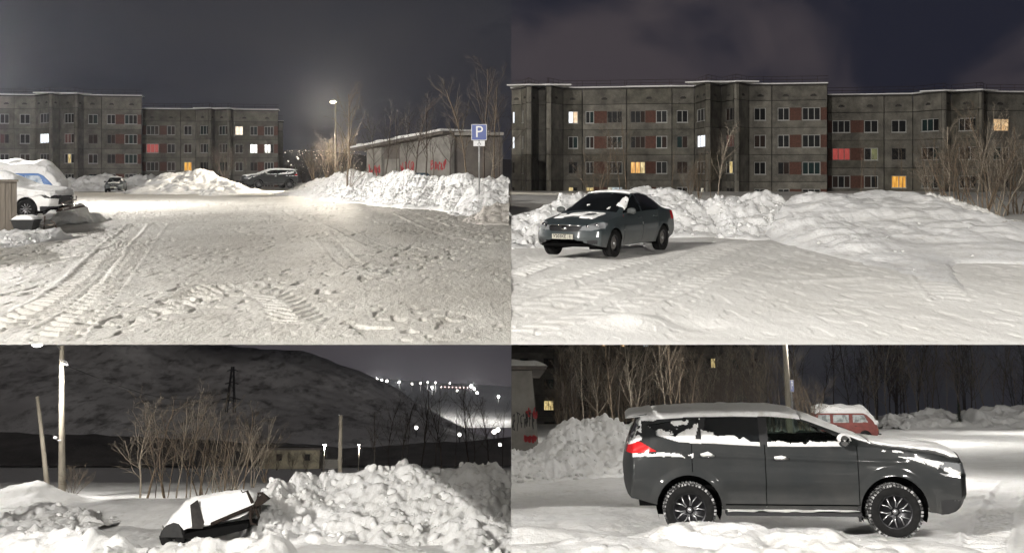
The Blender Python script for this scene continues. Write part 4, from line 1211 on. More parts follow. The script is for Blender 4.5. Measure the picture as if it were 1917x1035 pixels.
def mirror(root, x, y, z, m, sgn, big=1.0):
    mb = MB().lathe([(0.001, -.10 * big), (.06 * big, -.09 * big), (.085 * big, -.02), (.08 * big, .05 * big), (.05 * big, .09 * big), (.001, .10 * big)], 14, 'Y')
    o = mb.build('mirror', m, root, smooth=True); o.location = (x, y + sgn * .11 * big, z); o.scale = (.75, 1.05, .85)
    MB().tube([(x - .01, y - sgn * .03, z - .06), (x, y + sgn * .08, z - .04)], .025, 6).build('mirror_arm', BLACK, root)
    return o

def handle(root, x, y, z, m, sgn):
    MB().tube([(x - .10, y, z), (x - .08, y + sgn * .03, z), (x + .08, y + sgn * .03, z + .004), (x + .10, y, z + .004)], .016, 6).build('door_handle', m, root, smooth=True)

def salted(m, z0, z1, col=(.10, .097, .09)):
    """dried road salt over the sills and door bottoms"""
    N = m.node_tree.nodes; Lk = m.node_tree.links; b = N['Principled BSDF']
    src = b.inputs['Base Color'].links[0].from_socket if b.inputs['Base Color'].links else None
    tc = N.new('ShaderNodeTexCoord'); sx = N.new('ShaderNodeSeparateXYZ'); Lk.new(tc.outputs['Object'], sx.inputs[0])
    n = N.new('ShaderNodeTexNoise'); n.inputs['Scale'].default_value = 5; n.inputs['Detail'].default_value = 8; Lk.new(tc.outputs['Object'], n.inputs['Vector'])
    r = N.new('ShaderNodeMapRange'); r.inputs['From Min'].default_value = z1; r.inputs['From Max'].default_value = z0; Lk.new(sx.outputs[2], r.inputs['Value'])
    mu = N.new('ShaderNodeMath'); mu.operation = 'MULTIPLY'; Lk.new(r.outputs[0], mu.inputs[0]); Lk.new(n.outputs['Fac'], mu.inputs[1])
    mx = N.new('ShaderNodeMix'); mx.data_type = 'RGBA'; mx.inputs['B'].default_value = (*col, 1)
    if src: Lk.new(src, mx.inputs['A'])
    else: mx.inputs['A'].default_value = b.inputs['Base Color'].default_value
    Lk.new(mu.outputs[0], mx.inputs['Factor']); Lk.new(mx.outputs['Result'], b.inputs['Base Color'])
    return m
# ---------------------------------------------------------------- the big off-roader
PAINT_SUV = mat('paint_graphite', (.017, .019, .020), .55, 0, spec=.12, coat=.4, col2=(.024, .025, .025), nscale=2.2)
salted(PAINT_SUV, .28, .75, (.05, .049, .046))
TAIL = mat('tail_lamp_red', (.42, .01, .012), .15, spec=.6, emit=(.5, .01, .012), estr=.12)
HEADG = mat('head_lamp_glass', (.28, .29, .30), .12, .4, spec=.8)
TRIM = mat('black_trim', (.012, .012, .013), .45)
CARGLASS = mat('car_glass', (.006, .007, .008), .08, spec=.5)
def see_glass():
    m = bpy.data.materials.new('car_glass_clear'); m.use_nodes = True; N = m.node_tree.nodes; Lk = m.node_tree.links; N.remove(N['Principled BSDF'])
    t = N.new('ShaderNodeBsdfTransparent'); t.inputs['Color'].default_value = (.62, .70, .66, 1)
    g = N.new('ShaderNodeBsdfGlossy'); g.inputs['Roughness'].default_value = .08; g.inputs['Color'].default_value = (.6, .6, .6, 1)
    fr = N.new('ShaderNodeFresnel'); fr.inputs['IOR'].default_value = 1.45; mx = N.new('ShaderNodeMixShader')
    Lk.new(fr.outputs[0], mx.inputs[0]); Lk.new(t.outputs[0], mx.inputs[1]); Lk.new(g.outputs[0], mx.inputs[2]); Lk.new(mx.outputs[0], N['Material Output'].inputs[0])
    return m
CARGLASS_SEE = see_glass()
ORANGE = mat('amber_lens', (.6, .16, .02), .3)

SUV = dict(crease=((1.10, 1.0, .030, .014, .6, 3.9), (.94, .92, .05, -.010, 1.3, 3.3), (.60, .56, .09, -.026, 1.35, 3.3), (.44, .44, .035, .014, 1.35, 3.3)), L=4.785, ds=.0145, seams=(.985, 1.98, 3.22), ns=(42, 46, 46, 42), archR=.445, wheels=((.93, .375), (3.68, .375)), flare=.02,
    zb=[(0, .50), (.3, .44), (.6, .40), (1.3, .36), (3.2, .36), (3.9, .38), (4.4, .31), (4.7, .32), (4.8, .36)],
    zmid=[(0, .78), (1, .76), (3.5, .76), (4.8, .70)],
    zbelt=[(0, 1.12), (.3, 1.26), (.8, 1.29), (1.3, 1.265), (2, 1.22), (3, 1.225), (3.47, 1.20), (3.9, 1.14), (4.3, 1.10), (4.6, 1.05), (4.8, .99)],
    zrail=[(0, 1.62), (.25, 1.66), (.9, 1.71), (1.6, 1.73), (2.1, 1.72), (2.4, 1.685), (2.66, 1.58), (2.97, 1.44), (3.28, 1.295), (3.47, 1.235), (3.9, 1.165), (4.3, 1.125), (4.6, 1.08), (4.8, 1.02)],
    ztop=[(0, 1.68), (.2, 1.72), (.9, 1.78), (1.6, 1.80), (2.1, 1.795), (2.4, 1.76), (2.66, 1.665), (2.97, 1.52), (3.28, 1.365), (3.47, 1.285), (3.6, 1.26), (3.9, 1.225), (4.2, 1.20), (4.46, 1.17), (4.62, 1.14), (4.8, 1.08)],
    ysill=[(0, .84), (4.8, .86)], ymax=[(0, .885), (.8, .905), (3.8, .905), (4.8, .87)], ybelt=[(0, .80), (.6, .85), (3.2, .87), (4, .85), (4.8, .78)],
    yrail=[(0, .62), (.5, .66), (2.4, .67), (2.9, .72), (3.4, .78), (3.6, .77), (4.8, .68)],
    front=[(.28, .16), (.38, .06), (.55, .0), (.8, .0), (.95, .03), (1.1, .10)], fround=.24, fpow=3,
    rear=[(.4, .05), (.55, .0), (.8, .02), (1.1, .06), (1.3, .12), (1.5, .20), (1.7, .26)], rround=.16, blend=.6)

def make_suv(label, st, loc, rz, group=None):
    t = thing('off_road_car', label, 'car', st, loc, rz, group)
    B = Loft(SUV); x, y, z = B.x, B.y, B.z
    up = B.N[:, 2]
    qw = [(.36, 1.535), (.70, 1.60), (1.12, 1.645), (1.03, 1.30), (.80, 1.325), (.54, 1.43)]
    rw = [(1.19, 1.655), (1.92, 1.685), (1.92, 1.245), (1.5, 1.27), (1.14, 1.305)]
    fw = [(2.04, 1.685), (2.40, 1.655), (2.62, 1.56), (2.86, 1.43), (3.14, 1.265), (2.6, 1.245), (2.04, 1.245)]
    sd = (np.abs(y) > .5) & (B.reg == 0)
    for poly, mm in ((qw, CARGLASS), (rw, CARGLASS), (fw, CARGLASS_SEE)):
        for sg in (-1, 1):
            B.take(sd & (np.sign(y) == sg) & inpoly(x, z, poly), 'window', mm, t, .012)
    # pillars in black between the windows
    pil = [(1.0, 1.66), (2.5, 1.66), (2.5, 1.24), (1.0, 1.29)]
    for sg in (-1, 1): B.take(sd & (np.sign(y) == sg) & inpoly(x, z, [(1.03, 1.66), (1.19, 1.66), (1.14, 1.30), (1.04, 1.30)]) | (sd & (np.sign(y) == sg) & inpoly(x, z, [(1.92, 1.69), (2.04, 1.69), (2.04, 1.24), (1.92, 1.24)])), 'pillar', TRIM, t, .004)
    B.take((B.sid == 3) & (x > 2.52) & (x < 3.38) & (np.abs(y) < .70) & (up < .97) & (up > .2), 'windscreen', CARGLASS, t, .008)
    B.take((x < .45) & (np.abs(y) < .56) & (z > 1.22) & (z < 1.60) & (up < .8), 'rear_window', CARGLASS, t, .008)
    tl = [(-.05, 1.10), (.06, 1.24), (.20, 1.30), (.30, 1.26), (.50, 1.135), (.2, 1.10)]
    for sg in (-1, 1): B.take((np.sign(y) == sg) & (np.abs(y) > .5) & (x < .62) & inpoly(x, z, tl), 'tail_light', TAIL, t, -.006)
    for sg in (-1, 1): B.take((np.sign(y) == sg) & (np.abs(y) > .34) & inpoly(x, z, [(4.18, 1.03), (4.5, .99), (4.8, .95), (4.8, .83), (4.40, .87)]), 'headlight', HEADG, t, -.004)
    for sg in (-1, 1): B.take((np.sign(y) == sg) & (np.abs(y) > .34) & inpoly(x, z, [(4.30, .855), (4.8, .81), (4.8, .775), (4.36, .82)]), 'chrome_strip', CHROME, t, -.008)
    B.take((x > 4.45) & (np.abs(y) < .34) & (z > .62) & (z < .93), 'grille', TRIM, t, .02)
    B.take((x > 4.30) & (z < .50), 'lower_bumper', TRIM, t, .01)
    B.take((x < .30) & (z < .56) & (np.abs(y) < .7), 'lower_bumper', TRIM, t, .01)
    for q, zl, zh in ((.985, .86, 1.27), (1.98, .40, 1.70), (3.22, .42, 1.235)):
        B.take(sd & (np.abs(x - q) < .0062) & (z > zl) & (z < zh), 'panel_gap', DARKVOID, t, .010)
    B.take(sd & (np.abs(z - .425) < .011) & (x > 1.42) & (x < 3.22), 'panel_gap', DARKVOID, t, .010)
    for sg in (-1, 1):
        B.take(sd & (np.sign(y) == sg) & (x > .985) & (x < 1.98) & (z > .42) & (z < 1.70) & (B.sid <= 2) & ~((x < 1.45) & (z < .80)), 'door', PAINT_SUV, t)
        B.take(sd & (np.sign(y) == sg) & (x > 1.98) & (x < 3.22) & (z > .42) & (z < 1.26) & (B.sid <= 2), 'door', PAINT_SUV, t)
    B.take((x > 3.42) & (up > .75) & (np.abs(y) < .74), 'bonnet', PAINT_SUV, t)
    # snow first works on the full grid (does not remove faces)
    nz = .5 + .40 * fbm(x * 4.3 + z * 2.9, z * 4.6 - x * 3.1 + y * 4, 5, 5) + .30 * fbm(x * 11 - z * 9, z * 12 + x * 8, 8, 4)
    def lay(mask, h, nm='snow_cover', **k): return B.snow(mask, t, h, nm, **k)
    lay((z > 1.60) & (x > .12) & (x < 2.50) & (up > .42) & (np.abs(y) < .69), .042, seed=3, nsc=6.0)
    lay((np.abs(y) > .52) & (z > 1.675) & (x > .9) & (x < 2.3) & (nz > .34), .02, up=False, seed=4)
    lay((B.sid == 3) & (x > 2.52) & (x < 3.42) & (up > .2) & (np.abs(y) < .72) & (nz > .30), .022, seed=5)
    lay((x > 3.46) & (x < 4.62) & (up > .62) & (np.abs(y) < .745 - .12 * nz), .03, seed=6)
    for sg in (-1, 1):
        s1 = sd & (np.sign(y) == sg)
        lay(s1 & inpoly(x, z, qw) & ((z < 1.36 + .27 * (x - .4) * 0 + .5 * (nz - .2)) | (nz > .52)), .012, up=False, seed=7)
        lay(s1 & (x > .5) & (x < 1.12) & (np.abs(z - np.interp(x, [.5, .8, 1.12], [1.42, 1.315, 1.285])) < .035), .02, up=False, seed=8)
        lay(s1 & (x > 1.12) & (x < 1.92) & (z > np.interp(x, [1.12, 1.92], [1.265, 1.215])) & (z < np.interp(x, [1.12, 1.5, 1.92], [1.46, 1.37, 1.27]) + .16 * (nz - .55)), .02, up=False, seed=9)
        lay(s1 & (x > 2.02) & (x < 3.02) & (z > 1.215) & (z < 1.275 + .13 * (nz - .45)), .02, up=False, seed=10)
        lay(s1 & (x > .06) & (x < 1.0) & (z > 1.06 + .06 * (nz - .5)) & (z < 1.09 + .13 * (nz - .35)) & (nz > .3), .02, up=False, seed=11)
        lay(s1 & inpoly(x, z, [(3.75, 1.075), (4.05, 1.06), (4.35, 1.0), (4.5, .90), (4.72, .86), (4.72, .80), (4.45, .83), (4.2, .95), (3.95, 1.03)]) & (nz > .38), .018, up=False, seed=12)
        lay(s1 & inpoly(x, z, [(3.5, 1.175), (3.8, 1.15), (3.85, 1.12), (3.55, 1.145)]) & (nz > .42), .012, up=False, seed=13)
        lay((np.sign(y) == sg) & (np.abs(y) > .45) & (x < .3) & (z > 1.30) & (z < 1.62) & (nz > .42) & (up < .6), .012, up=False, seed=14)
        lay((np.sign(y) == sg) & (np.abs(y) > .5) & (x < .30) & inpoly(x, z, [(-.1, 1.17), (.12, 1.32), (.3, 1.31), (.05, 1.16)]) & (nz > .25), .008, up=False, seed=15)
    B.take(B.free.copy(), 'body_shell', PAINT_SUV, t)
    # spoiler with its snow
    n = 13; V = []
    for i in range(n):
        yv = -.62 + 1.24 * i / (n - 1); k = 1 - (abs(yv) / .62) ** 4 * .35
        V += [(.10 + .05 * (1 - k), yv, 1.665), (.38, yv, 1.715), (.38, yv, 1.66), (.14 + .05 * (1 - k), yv, 1.64)]
    f = []
    for i in range(n - 1):
        for k in range(4): f.append((i * 4 + k, i * 4 + (k + 1) % 4, i * 4 + 4 + (k + 1) % 4, i * 4 + 4 + k))
    f += [(0, 1, 2, 3), ((n - 1) * 4 + 3, (n - 1) * 4 + 2, (n - 1) * 4 + 1, (n - 1) * 4)]
    add('spoiler', fast_mesh('spoiler', V, f), PAINT_SUV, t)
    gx, gy = np.meshgrid(np.linspace(.08, .46, 18), np.linspace(-.63, .63, 34), indexing='ij')
    ed = np.minimum(1, np.minimum(np.minimum((gx - .08) / .06, 1), (.63 - np.abs(gy)) / .06)) ** .5
    gz = 1.660 + (gx) * .14 + .04 * ed * (.7 + .6 * vn(gx * 12, gy * 12, 2)) - .03 * (1 - ed)
    add('snow_cover', fast_mesh('snow_cover', np.stack([gx, gy, gz], -1).reshape(-1, 3), grid_faces(18, 34), True), SNOW, t)
    for wx, wz in SUV['wheels']:
        for sg in (-1, 1): wheel(t, wx, sg * .80, wz - .022, .353, .25, .222, 'suv', sg)
        well(t, wx, wz, .445, .90)
    underside(t, 4.785, .90, .40)
    for sg in (-1, 1):
        MB().box((1.42, sg * .80 if sg > 0 else -1.0, .30), (3.22, 1.0 if sg > 0 else -.80, .345)).build('running_board', TRIM, t)
        gx, gy = np.meshgrid(np.linspace(1.44, 3.2, 60), np.linspace(.84, .995, 8), indexing='ij')
        gz = .347 + .022 * vn(gx * 9, gy * 20, 8)
        me = fast_mesh('snow_cover', np.stack([gx, sg * gy, gz], -1).reshape(-1, 3), grid_faces(60, 8), True); add('snow_cover', me, SNOW, t)
        mo = mirror(t, 3.02, sg * .88, 1.30, CHROME, sg, 1.25)
        gx, gy = np.meshgrid(np.linspace(-.09, .09, 12), np.linspace(-.11, .11, 14), indexing='ij')
        rr = np.clip(1 - (gx / .095) ** 2 - (gy / .12) ** 2, 0, 1)
        me = fast_mesh('snow_cover', np.stack([gx + 3.02, gy + sg * 1.02, 1.335 + .10 * np.sqrt(rr) + .02 * vn(gx * 30, gy * 30, 3) * rr], -1).reshape(-1, 3), grid_faces(12, 14), True); add('snow_cover', me, SNOW, t)
        handle(t, 1.20, sg * .885, 1.075, CHROME, sg); handle(t, 2.20, sg * .895, 1.04, CHROME, sg)
        MB().box((3.20, sg * .86 if sg > 0 else -.90, .22), (3.23, .90 if sg > 0 else -.86, .42)).build('mud_flap', TRIM, t)
        for hx in (1.20, 2.20):
            sn = MB().tube([(hx - .1, sg * .915, 1.095 if hx < 2 else 1.06), (hx, sg * .92, 1.11 if hx < 2 else 1.06), (hx + .06, sg * .915, 1.095 if hx < 2 else 1.06)], [.012, .03, .012], 7); sn.build('snow_cover', SNOW, t, smooth=True)
    # seats, dashboard and wheel seen through the front window
    SEAT = mat('seat_fabric', (.02, .02, .022), .9)
    for sg in (-1, 1):
        MB().hexa([(2.05, sg * .38 - .24, .62), (2.55, sg * .38 - .24, .62), (2.55, sg * .38 + .24, .62), (2.05, sg * .38 + .24, .62), (1.95, sg * .38 - .22, 1.32), (2.10, sg * .38 - .22, 1.32), (2.10, sg * .38 + .22, 1.32), (1.95, sg * .38 + .22, 1.32)]).build('seat', SEAT, t)
        MB().hexa([(1.95, sg * .38 - .12, 1.34), (2.05, sg * .38 - .12, 1.34), (2.05, sg * .38 + .12, 1.34), (1.95, sg * .38 + .12, 1.34), (1.92, sg * .38 - .11, 1.55), (2.0, sg * .38 - .11, 1.55), (2.0, sg * .38 + .11, 1.55), (1.92, sg * .38 + .11, 1.55)]).build('headrest', SEAT, t)
    MB().hexa([(2.85, -.76, .8), (3.4, -.76, .8), (3.4, .76, .8), (2.85, .76, .8), (2.9, -.76, 1.17), (3.4, -.74, 1.2), (3.4, .74, 1.2), (2.9, .76, 1.17)]).build('dashboard', SEAT, t)
    MB().tube([(2.78 + .06 * math.sin(a), .38 + .19 * math.cos(a), 1.12 + .17 * math.sin(a)) for a in np.linspace(0, 6.283, 25)], .016, 6).build('steering_wheel', SEAT, t)
    # wipers
    MB().tube([(3.35, -.35, 1.335), (3.12, -.62, 1.405)], .014, 5).build('wiper', TRIM, t)
    MB().tube([(3.38, .15, 1.345), (3.10, -.25, 1.475)], .014, 5).build('wiper', TRIM, t)
    # a flatter cabin: everything above the waistline is squeezed a little
    for ch in t.children:
        if ch.type == 'MESH' and ch.location.length < 1e-6:
            co = np.empty(len(ch.data.vertices) * 3, np.float32); ch.data.vertices.foreach_get('co', co); co = co.reshape(-1, 3)
            co[:, 2] = np.where(co[:, 2] > 1.15, 1.15 + (co[:, 2] - 1.15) * .84, co[:, 2]); ch.data.vertices.foreach_set('co', co.ravel()); ch.data.update()
    return t

# ---------------------------------------------------------------- the slate sedan
PAINT_SED = mat('paint_slate', (.027, .035, .038), .5, 0, spec=.2, coat=.5)
salted(PAINT_SED, .15, .62, (.10, .10, .095))
SED = dict(L=4.35, ds=.026, seams=(1.15, 2.02, 3.0), ns=(24, 26, 24, 26), archR=.345, wheels=((.86, .29), (3.46, .29)), flare=.012,
    zb=[(0, .34), (.3, .26), (.8, .22), (3.6, .22), (4.1, .22), (4.4, .24)], zmid=[(0, .6), (2, .58), (4.4, .48)],
    zbelt=[(0, .92), (.6, .95), (1.2, .945), (3, .90), (3.3, .86), (3.9, .78), (4.2, .72), (4.4, .66)],
    zrail=[(0, .955), (.45, 1.0), (.6, 1.02), (.95, 1.20), (1.25, 1.33), (1.7, 1.375), (2.1, 1.355), (2.45, 1.22), (2.85, 1.03), (3.05, .945), (3.3, .885), (3.9, .80), (4.2, .74), (4.4, .68)],
    ztop=[(0, .99), (.45, 1.04), (.6, 1.06), (.95, 1.25), (1.25, 1.38), (1.7, 1.42), (2.1, 1.40), (2.45, 1.265), (2.85, 1.075), (3.05, .985), (3.3, .93), (3.9, .845), (4.2, .785), (4.4, .72)],
    ysill=[(0, .76), (4.4, .78)], ymax=[(0, .80), (.6, .84), (3.6, .84), (4.4, .80)], ybelt=[(0, .74), (.6, .79), (3, .80), (3.6, .78), (4.4, .70)],
    yrail=[(0, .66), (.6, .64), (1.2, .55), (1.9, .56), (2.5, .62), (3.0, .70), (3.3, .70), (4.4, .60)],
    front=[(.2, .12), (.3, .02), (.45, .0), (.58, .03), (.7, .09), (.85, .2)], fround=.34, fpow=2.6,
    rear=[(.3, .06), (.45, .0), (.8, .03), (1.0, .08)], rround=.18, blend=.6, smooth=4)

def make_sedan(label, st, loc, rz, group=None, plate=True):
    t = thing('sedan_car', label, 'car', st, loc, rz, group)
    B = Loft(SED); x, y, z = B.x, B.y, B.z; up = B.N[:, 2]; nx = B.N[:, 0]
    fwn = [(2.05, 1.36), (2.35, 1.24), (2.78, 1.03), (2.95, .94), (2.05, .955)]
    rwn = [(1.14, 1.27), (1.35, 1.345), (1.99, 1.36), (1.99, .96), (1.02, .985), (.98, 1.05)]
    sd = (np.abs(y) > .42) & (B.reg == 0)
    for poly in (fwn, rwn):
        for sg in (-1, 1): B.take(sd & (np.sign(y) == sg) & inpoly(x, z, poly), 'window', CARGLASS, t, .010)
    B.take((B.sid == 3) & (x > 2.18) & (x < 3.05) & (np.abs(y) < .63) & (up < .96) & (up > .2), 'windscreen', CARGLASS, t, .008)
    B.take((B.sid == 3) & (x > .62) & (x < 1.22) & (np.abs(y) < .58) & (up < .96), 'rear_window', CARGLASS, t, .008)
    # nose, seen from the front: (y, z)
    fr = (x > 3.75)
    for sg in (-1, 1):
        ys = y * sg
        B.take(fr & (nx > .12) & inpoly(ys, z, [(.37, .60), (.42, .68), (.55, .735), (.74, .765), (.80, .74), (.79, .635), (.60, .59)]), 'headlight', HEADG, t, -.004)
    B.take(fr & (nx > .2) & inpoly(np.abs(y), z, [(-.01, .565), (.30, .565), (.37, .60), (.41, .68), (.30, .695), (-.01, .70)]), 'grille', TRIM, t, .018)
    B.take(fr & (nx > .3) & inpoly(np.abs(y), z, [(-.05, .265), (.42, .265), (.46, .375), (-.05, .375)]), 'lower_intake', DARKVOID, t, .025)
    for sg in (-1, 1): B.take(fr & inpoly(y * sg, z, [(.54, .30), (.70, .31), (.72, .39), (.56, .385)]), 'fog_light', TRIM, t, .012)
    for sg in (-1, 1): B.take((x < .35) & (np.abs(y) > .45) & (np.sign(y) == sg) & (z > .72) & (z < .92) & (up < .6), 'tail_light', TAIL, t, -.004)
    for q, zl, zh in ((1.15, .60, .95), (2.02, .30, .96), (3.0, .28, .91)): B.take(sd & (np.abs(x - q) < .0065) & (z > zl) & (z < zh), 'panel_gap', DARKVOID, t, .008)
    for sg in (-1, 1):
        B.take(sd & (np.sign(y) == sg) & (x > 1.15) & (x < 2.02) & (z > .30) & (z < 1.0) & (B.sid <= 2), 'door', PAINT_SED, t)
        B.take(sd & (np.sign(y) == sg) & (x > 2.02) & (x < 3.0) & (z > .30) & (z < .97) & (B.sid <= 2), 'door', PAINT_SED, t)
    B.take((x > 3.06) & (x < 4.12) & (up > .7) & (np.abs(y) < .66), 'bonnet', PAINT_SED, t)
    nz = vn(x * 3.2 + 3, y * 5, 15) * .65 + vn(x * 9, y * 11, 16) * .35
    B.snow((x > 3.2) & (x < 3.85) & (up > .7) & (np.abs(y + .05) < .52) & (nz > .52), t, .025, up=True, seed=2, ease=1)
    B.snow((B.sid == 3) & (x > 1.35) & (x < 2.12) & (np.abs(y) < .53) & (up > .8), t, .025, seed=3)
    B.snow((np.abs(y) > .50) & (y > 0) & (x > 2.15) & (x < 2.85) & inpoly(x, y * 0 + z, [(2.2, 1.38), (2.45, 1.28), (2.75, 1.12), (2.8, 1.0), (2.65, 1.05), (2.4, 1.2)]) & (nz > .2), t, .03, up=False, seed=4, ease=1)
    B.snow((x > 2.75) & (x < 3.05) & (np.abs(y + .1) < .5) & (up > .4) & (nz > .74), t, .012, seed=5, ease=1)
    B.take(B.free.copy(), 'body_shell', PAINT_SED, t)
    for wx, wz in SED['wheels']:
        for sg in (-1, 1): wheel(t, wx, sg * .735, wz, .295, .18, .185, 'steel', sg)
        well(t, wx, wz, .345, .84)
    underside(t, 4.35, .84, .25)
    xf = 4.35
    e = MB().lathe([(.001, .03), (.05, .024), (.07, 0)], 20, 'X').build('emblem', CHROME, t, smooth=True); e.location = (4.285, 0, .635); e.scale = (1, 1.1, .62)
    MB().tube([(4.275, -.40, .70), (4.31, 0, .708), (4.275, .40, .70)], .010, 5).build('chrome_strip', CHROME, t, smooth=True)
    for sg in (-1, 1):
        for k, (yy, zz, xx) in enumerate(((.50, .665, 4.20), (.66, .69, 4.06))):
            MB().lathe([(.055, 0), (.048, .012), (.03, .02), (.001, .024)], 18, 'X', (xx - .03, sg * yy, zz)).build('lamp_reflector', CHROME, t, smooth=True)
        mirror(t, 2.80, sg * .80, .985, PAINT_SED, sg, 1.0)
        handle(t, 1.32, sg * .80, .835, PAINT_SED, sg); handle(t, 2.18, sg * .80, .825, PAINT_SED, sg)
        MB().tube([(4.33 - .25, sg * .63, .35), (4.35 - .24, sg * .63, .35)], .04, 12).build('fog_lens', HEADG, t)
    # number plate
    pl = MB().box((4.335, -.26, .405), (4.362, .26, .517)).build('number_plate', mat('plate_white', (.40, .385, .32), .6), t)
    fr_ = MB()
    for a, b in (((4.3625, -.262, .513), (4.366, .262, .521)), ((4.3625, -.262, .401), (4.366, .262, .409)), ((4.3625, -.266, .401), (4.366, -.258, .521)), ((4.3625, .258, .401), (4.366, .266, .521)), ((4.3625, .128, .41), (4.366, .133, .512))): fr_.box(a, b)
    fr_.build('plate_frame', TRIM, pl)
    if plate:
        for s_, yy, sz, zz in (('У203КЕ', -.065, .098, .461), ('51', .195, .078, .470), ('RUS', .195, .028, .424)):
            me = text_mesh(s_, sz, .001, .0028 if sz > .05 else .0005); o = add('plate_lettering', me, TRIM, pl)
            o.rotation_euler = (math.pi / 2, 0, math.pi / 2); o.location = (4.3645, yy, zz)
    return t

# ---------------------------------------------------------------- van (boxy, windscreen sloping)
def van_spec(L=4.4, H=2.05, W=.95):
    return dict(L=L, ds=.05, seams=(), ns=(14, 16, 18, 16), archR=.42, wheels=((.95, .36), (3.35, .36)), flare=.02, rings=10,
        zb=[(0, .42), (L, .42)], zmid=[(0, .8), (L, .8)], zbelt=[(0, 1.2), (3.5, 1.2), (L, 1.12)],
        zrail=[(0, 1.86), (.2, 1.92), (3.3, 1.92), (3.55, 1.80), (4.05, 1.30), (4.2, 1.17), (L, 1.13)],
        ztop=[(0, 1.95), (.2, 2.02), (3.2, H), (3.5, 1.95), (4.0, 1.42), (4.15, 1.24), (L, 1.17)],
        ysill=[(0, W - .06), (L, W - .06)], ymax=[(0, W), (L, W)], ybelt=[(0, W - .02), (L, W - .04)], yrail=[(0, W - .12), (3.4, W - .12), (L, W - .12)],
        front=[(.4, .08), (.6, 0), (1.0, .04), (1.2, .1)], fround=.22, rear=[(.4, .02), (2, .02)], rround=.10, blend=.5, smooth=3)

def make_van(label, st, loc, rz, paint, band, glass, snow_h, wins, group=None, front_snow=True):
    t = thing('van', label, 'van', st, loc, rz, group)
    B = Loft(van_spec()); x, y, z = B.x, B.y, B.z; up = B.N[:, 2]
    sd = (np.abs(y) > .6) & (B.reg == 0)
    for a, b, z0, z1, m in wins:
        for sg in (-1, 1): B.take(sd & (np.sign(y) == sg) & inpoly(x, z, [(a, z0), (b[0], z0), (b[1], z1), (a, z1)]), 'window', m, t, .03, smooth=False)
    B.take((B.sid == 3) & (x > 3.5) & (x < 4.15) & (np.abs(y) < .78) & (up < .95), 'windscreen', CARGLASS, t, .01)
    for sg in (-1, 1): B.take((x > 4.05) & (np.sign(y) == sg) & (np.abs(np.abs(y) - .66) < .12) & (np.abs(z - .86) < .12) & (B.N[:, 0] > .2), 'headlight', HEADG, t, -.004)
    if band is not None:
        B.take(sd & (z > 1.02) & (z < 1.95) & (B.sid <= 2), 'colour_band', band, t)
    B.snow((B.sid == 3) & (x > .03) & (x < 3.62) & (up > .3), t, snow_h, seed=21, nsc=1.5, ease=3)
    if front_snow: B.snow((B.sid == 3) & (x > 3.4) & (x < L4) & (up > .1), t, snow_h * .7, seed=22, nsc=2, ease=2)
    B.take(B.free.copy(), 'body_shell', paint, t)
    for wx, wz in ((.95, .36), (3.35, .36)):
        for sg in (-1, 1): wheel(t, wx, sg * .84, wz, .36, .2, .2, 'steel', sg)
        well(t, wx, wz, .42, .95)
    underside(t, 4.4, .95, .45)
    MB().tube([(4.40, -.85, .52), (4.46, 0, .52), (4.40, .85, .52)], .05, 6).build('bumper', TRIM, t)
    for sg in (-1, 1):
        MB().box((4.17, sg * .90 - .02, .78), (4.24, sg * .90 + .02, .86)).build('turn_signal', ORANGE, t)
        handle(t, 2.75, sg * .95, 1.05, TRIM, sg)
    return t
L4 = 4.3

# ---- placing them
# big grey off-roader, lower right
p = at('L', 1172, 985, 16.35)
suv = make_suv('big dark grey off-road car dusted with snow, seen from its side', 'L', (0, 0, 0), 0)
suv.matrix_world = W['L'] @ Matrix.Translation((p[0] - .06, p[1], GBR + .06)) @ Matrix.Rotation(math.radians(-5.5), 4, 'Z') @ Matrix.Rotation(math.radians(4.0), 4, 'X')
# the same kind of car far away, upper left
q = at('U', 505, 353, 97)
suv2 = copy_tree(suv, place('U', (q[0] + 2.05, q[1] + 1.6, q[2]), math.radians(213), 1.06))
suv2['label'] = 'dark off-road car parked nose left beside the heap, far right of the sedan'
q = at('U', 1140, 480, 24.9)
sed = make_sedan('slate grey sedan with a number plate, snow patches on its bonnet', 'U', (0, 0, 0), 0)
def set_car(o, st, px, py, D, rz, sc, cx, zadd=0):
    """put the middle of the car (cx along its length) at a ground pixel"""
    p = at(st, px, py, D); M = place(st, p, rz, sc) @ Matrix.Translation((-cx, 0, zadd)); o.matrix_world = M
RZ_SED = math.radians(-90 - 32)
set_car(sed, 'U', 1138, 471, 24.3, RZ_SED, .97, 2.18)
sed2 = copy_tree(sed); sed2['label'] = 'small dark sedan parked head-on in front of the far left heap'
set_car(sed2, 'U', 217, 359.5, 112, math.radians(-76), 1.10, 2.18)

# red van and blue van
RED = mat('paint_red', (.20, .05, .04), .6, col2=(.13, .035, .03), nscale=3)
BLUEW = mat('paint_white_old', (.55, .56, .58), .5, col2=(.42, .43, .45), nscale=3)
BLUE = mat('paint_blue', (.10, .22, .50), .45, col2=(.07, .15, .36), nscale=3)
FROST = mat('frosted_glass', (.42, .46, .46), .6, col2=(.16, .18, .18), nscale=3, nramp=(.45, .6))
FROST_B = mat('frosted_glass_bluish', (.65, .70, .76), .6, col2=(.22, .30, .42), nscale=2, nramp=(.45, .6))
p = at('L', 1585, 813, 76)
rv = make_van('red van with thick snow on its roof behind the bonnet of the off-roader', 'L', (p[0] - 2.35, p[1], GBR - .35), math.radians(-4), RED, None, FROST, .42,
              [(.25, (1.05, 1.05), 1.30, 1.78, FROST), (1.25, (2.35, 2.35), 1.30, 1.78, FROST), (2.6, (3.62, 3.35), 1.30, 1.78, FROST)])
p = at('U', 60, 372, 53)
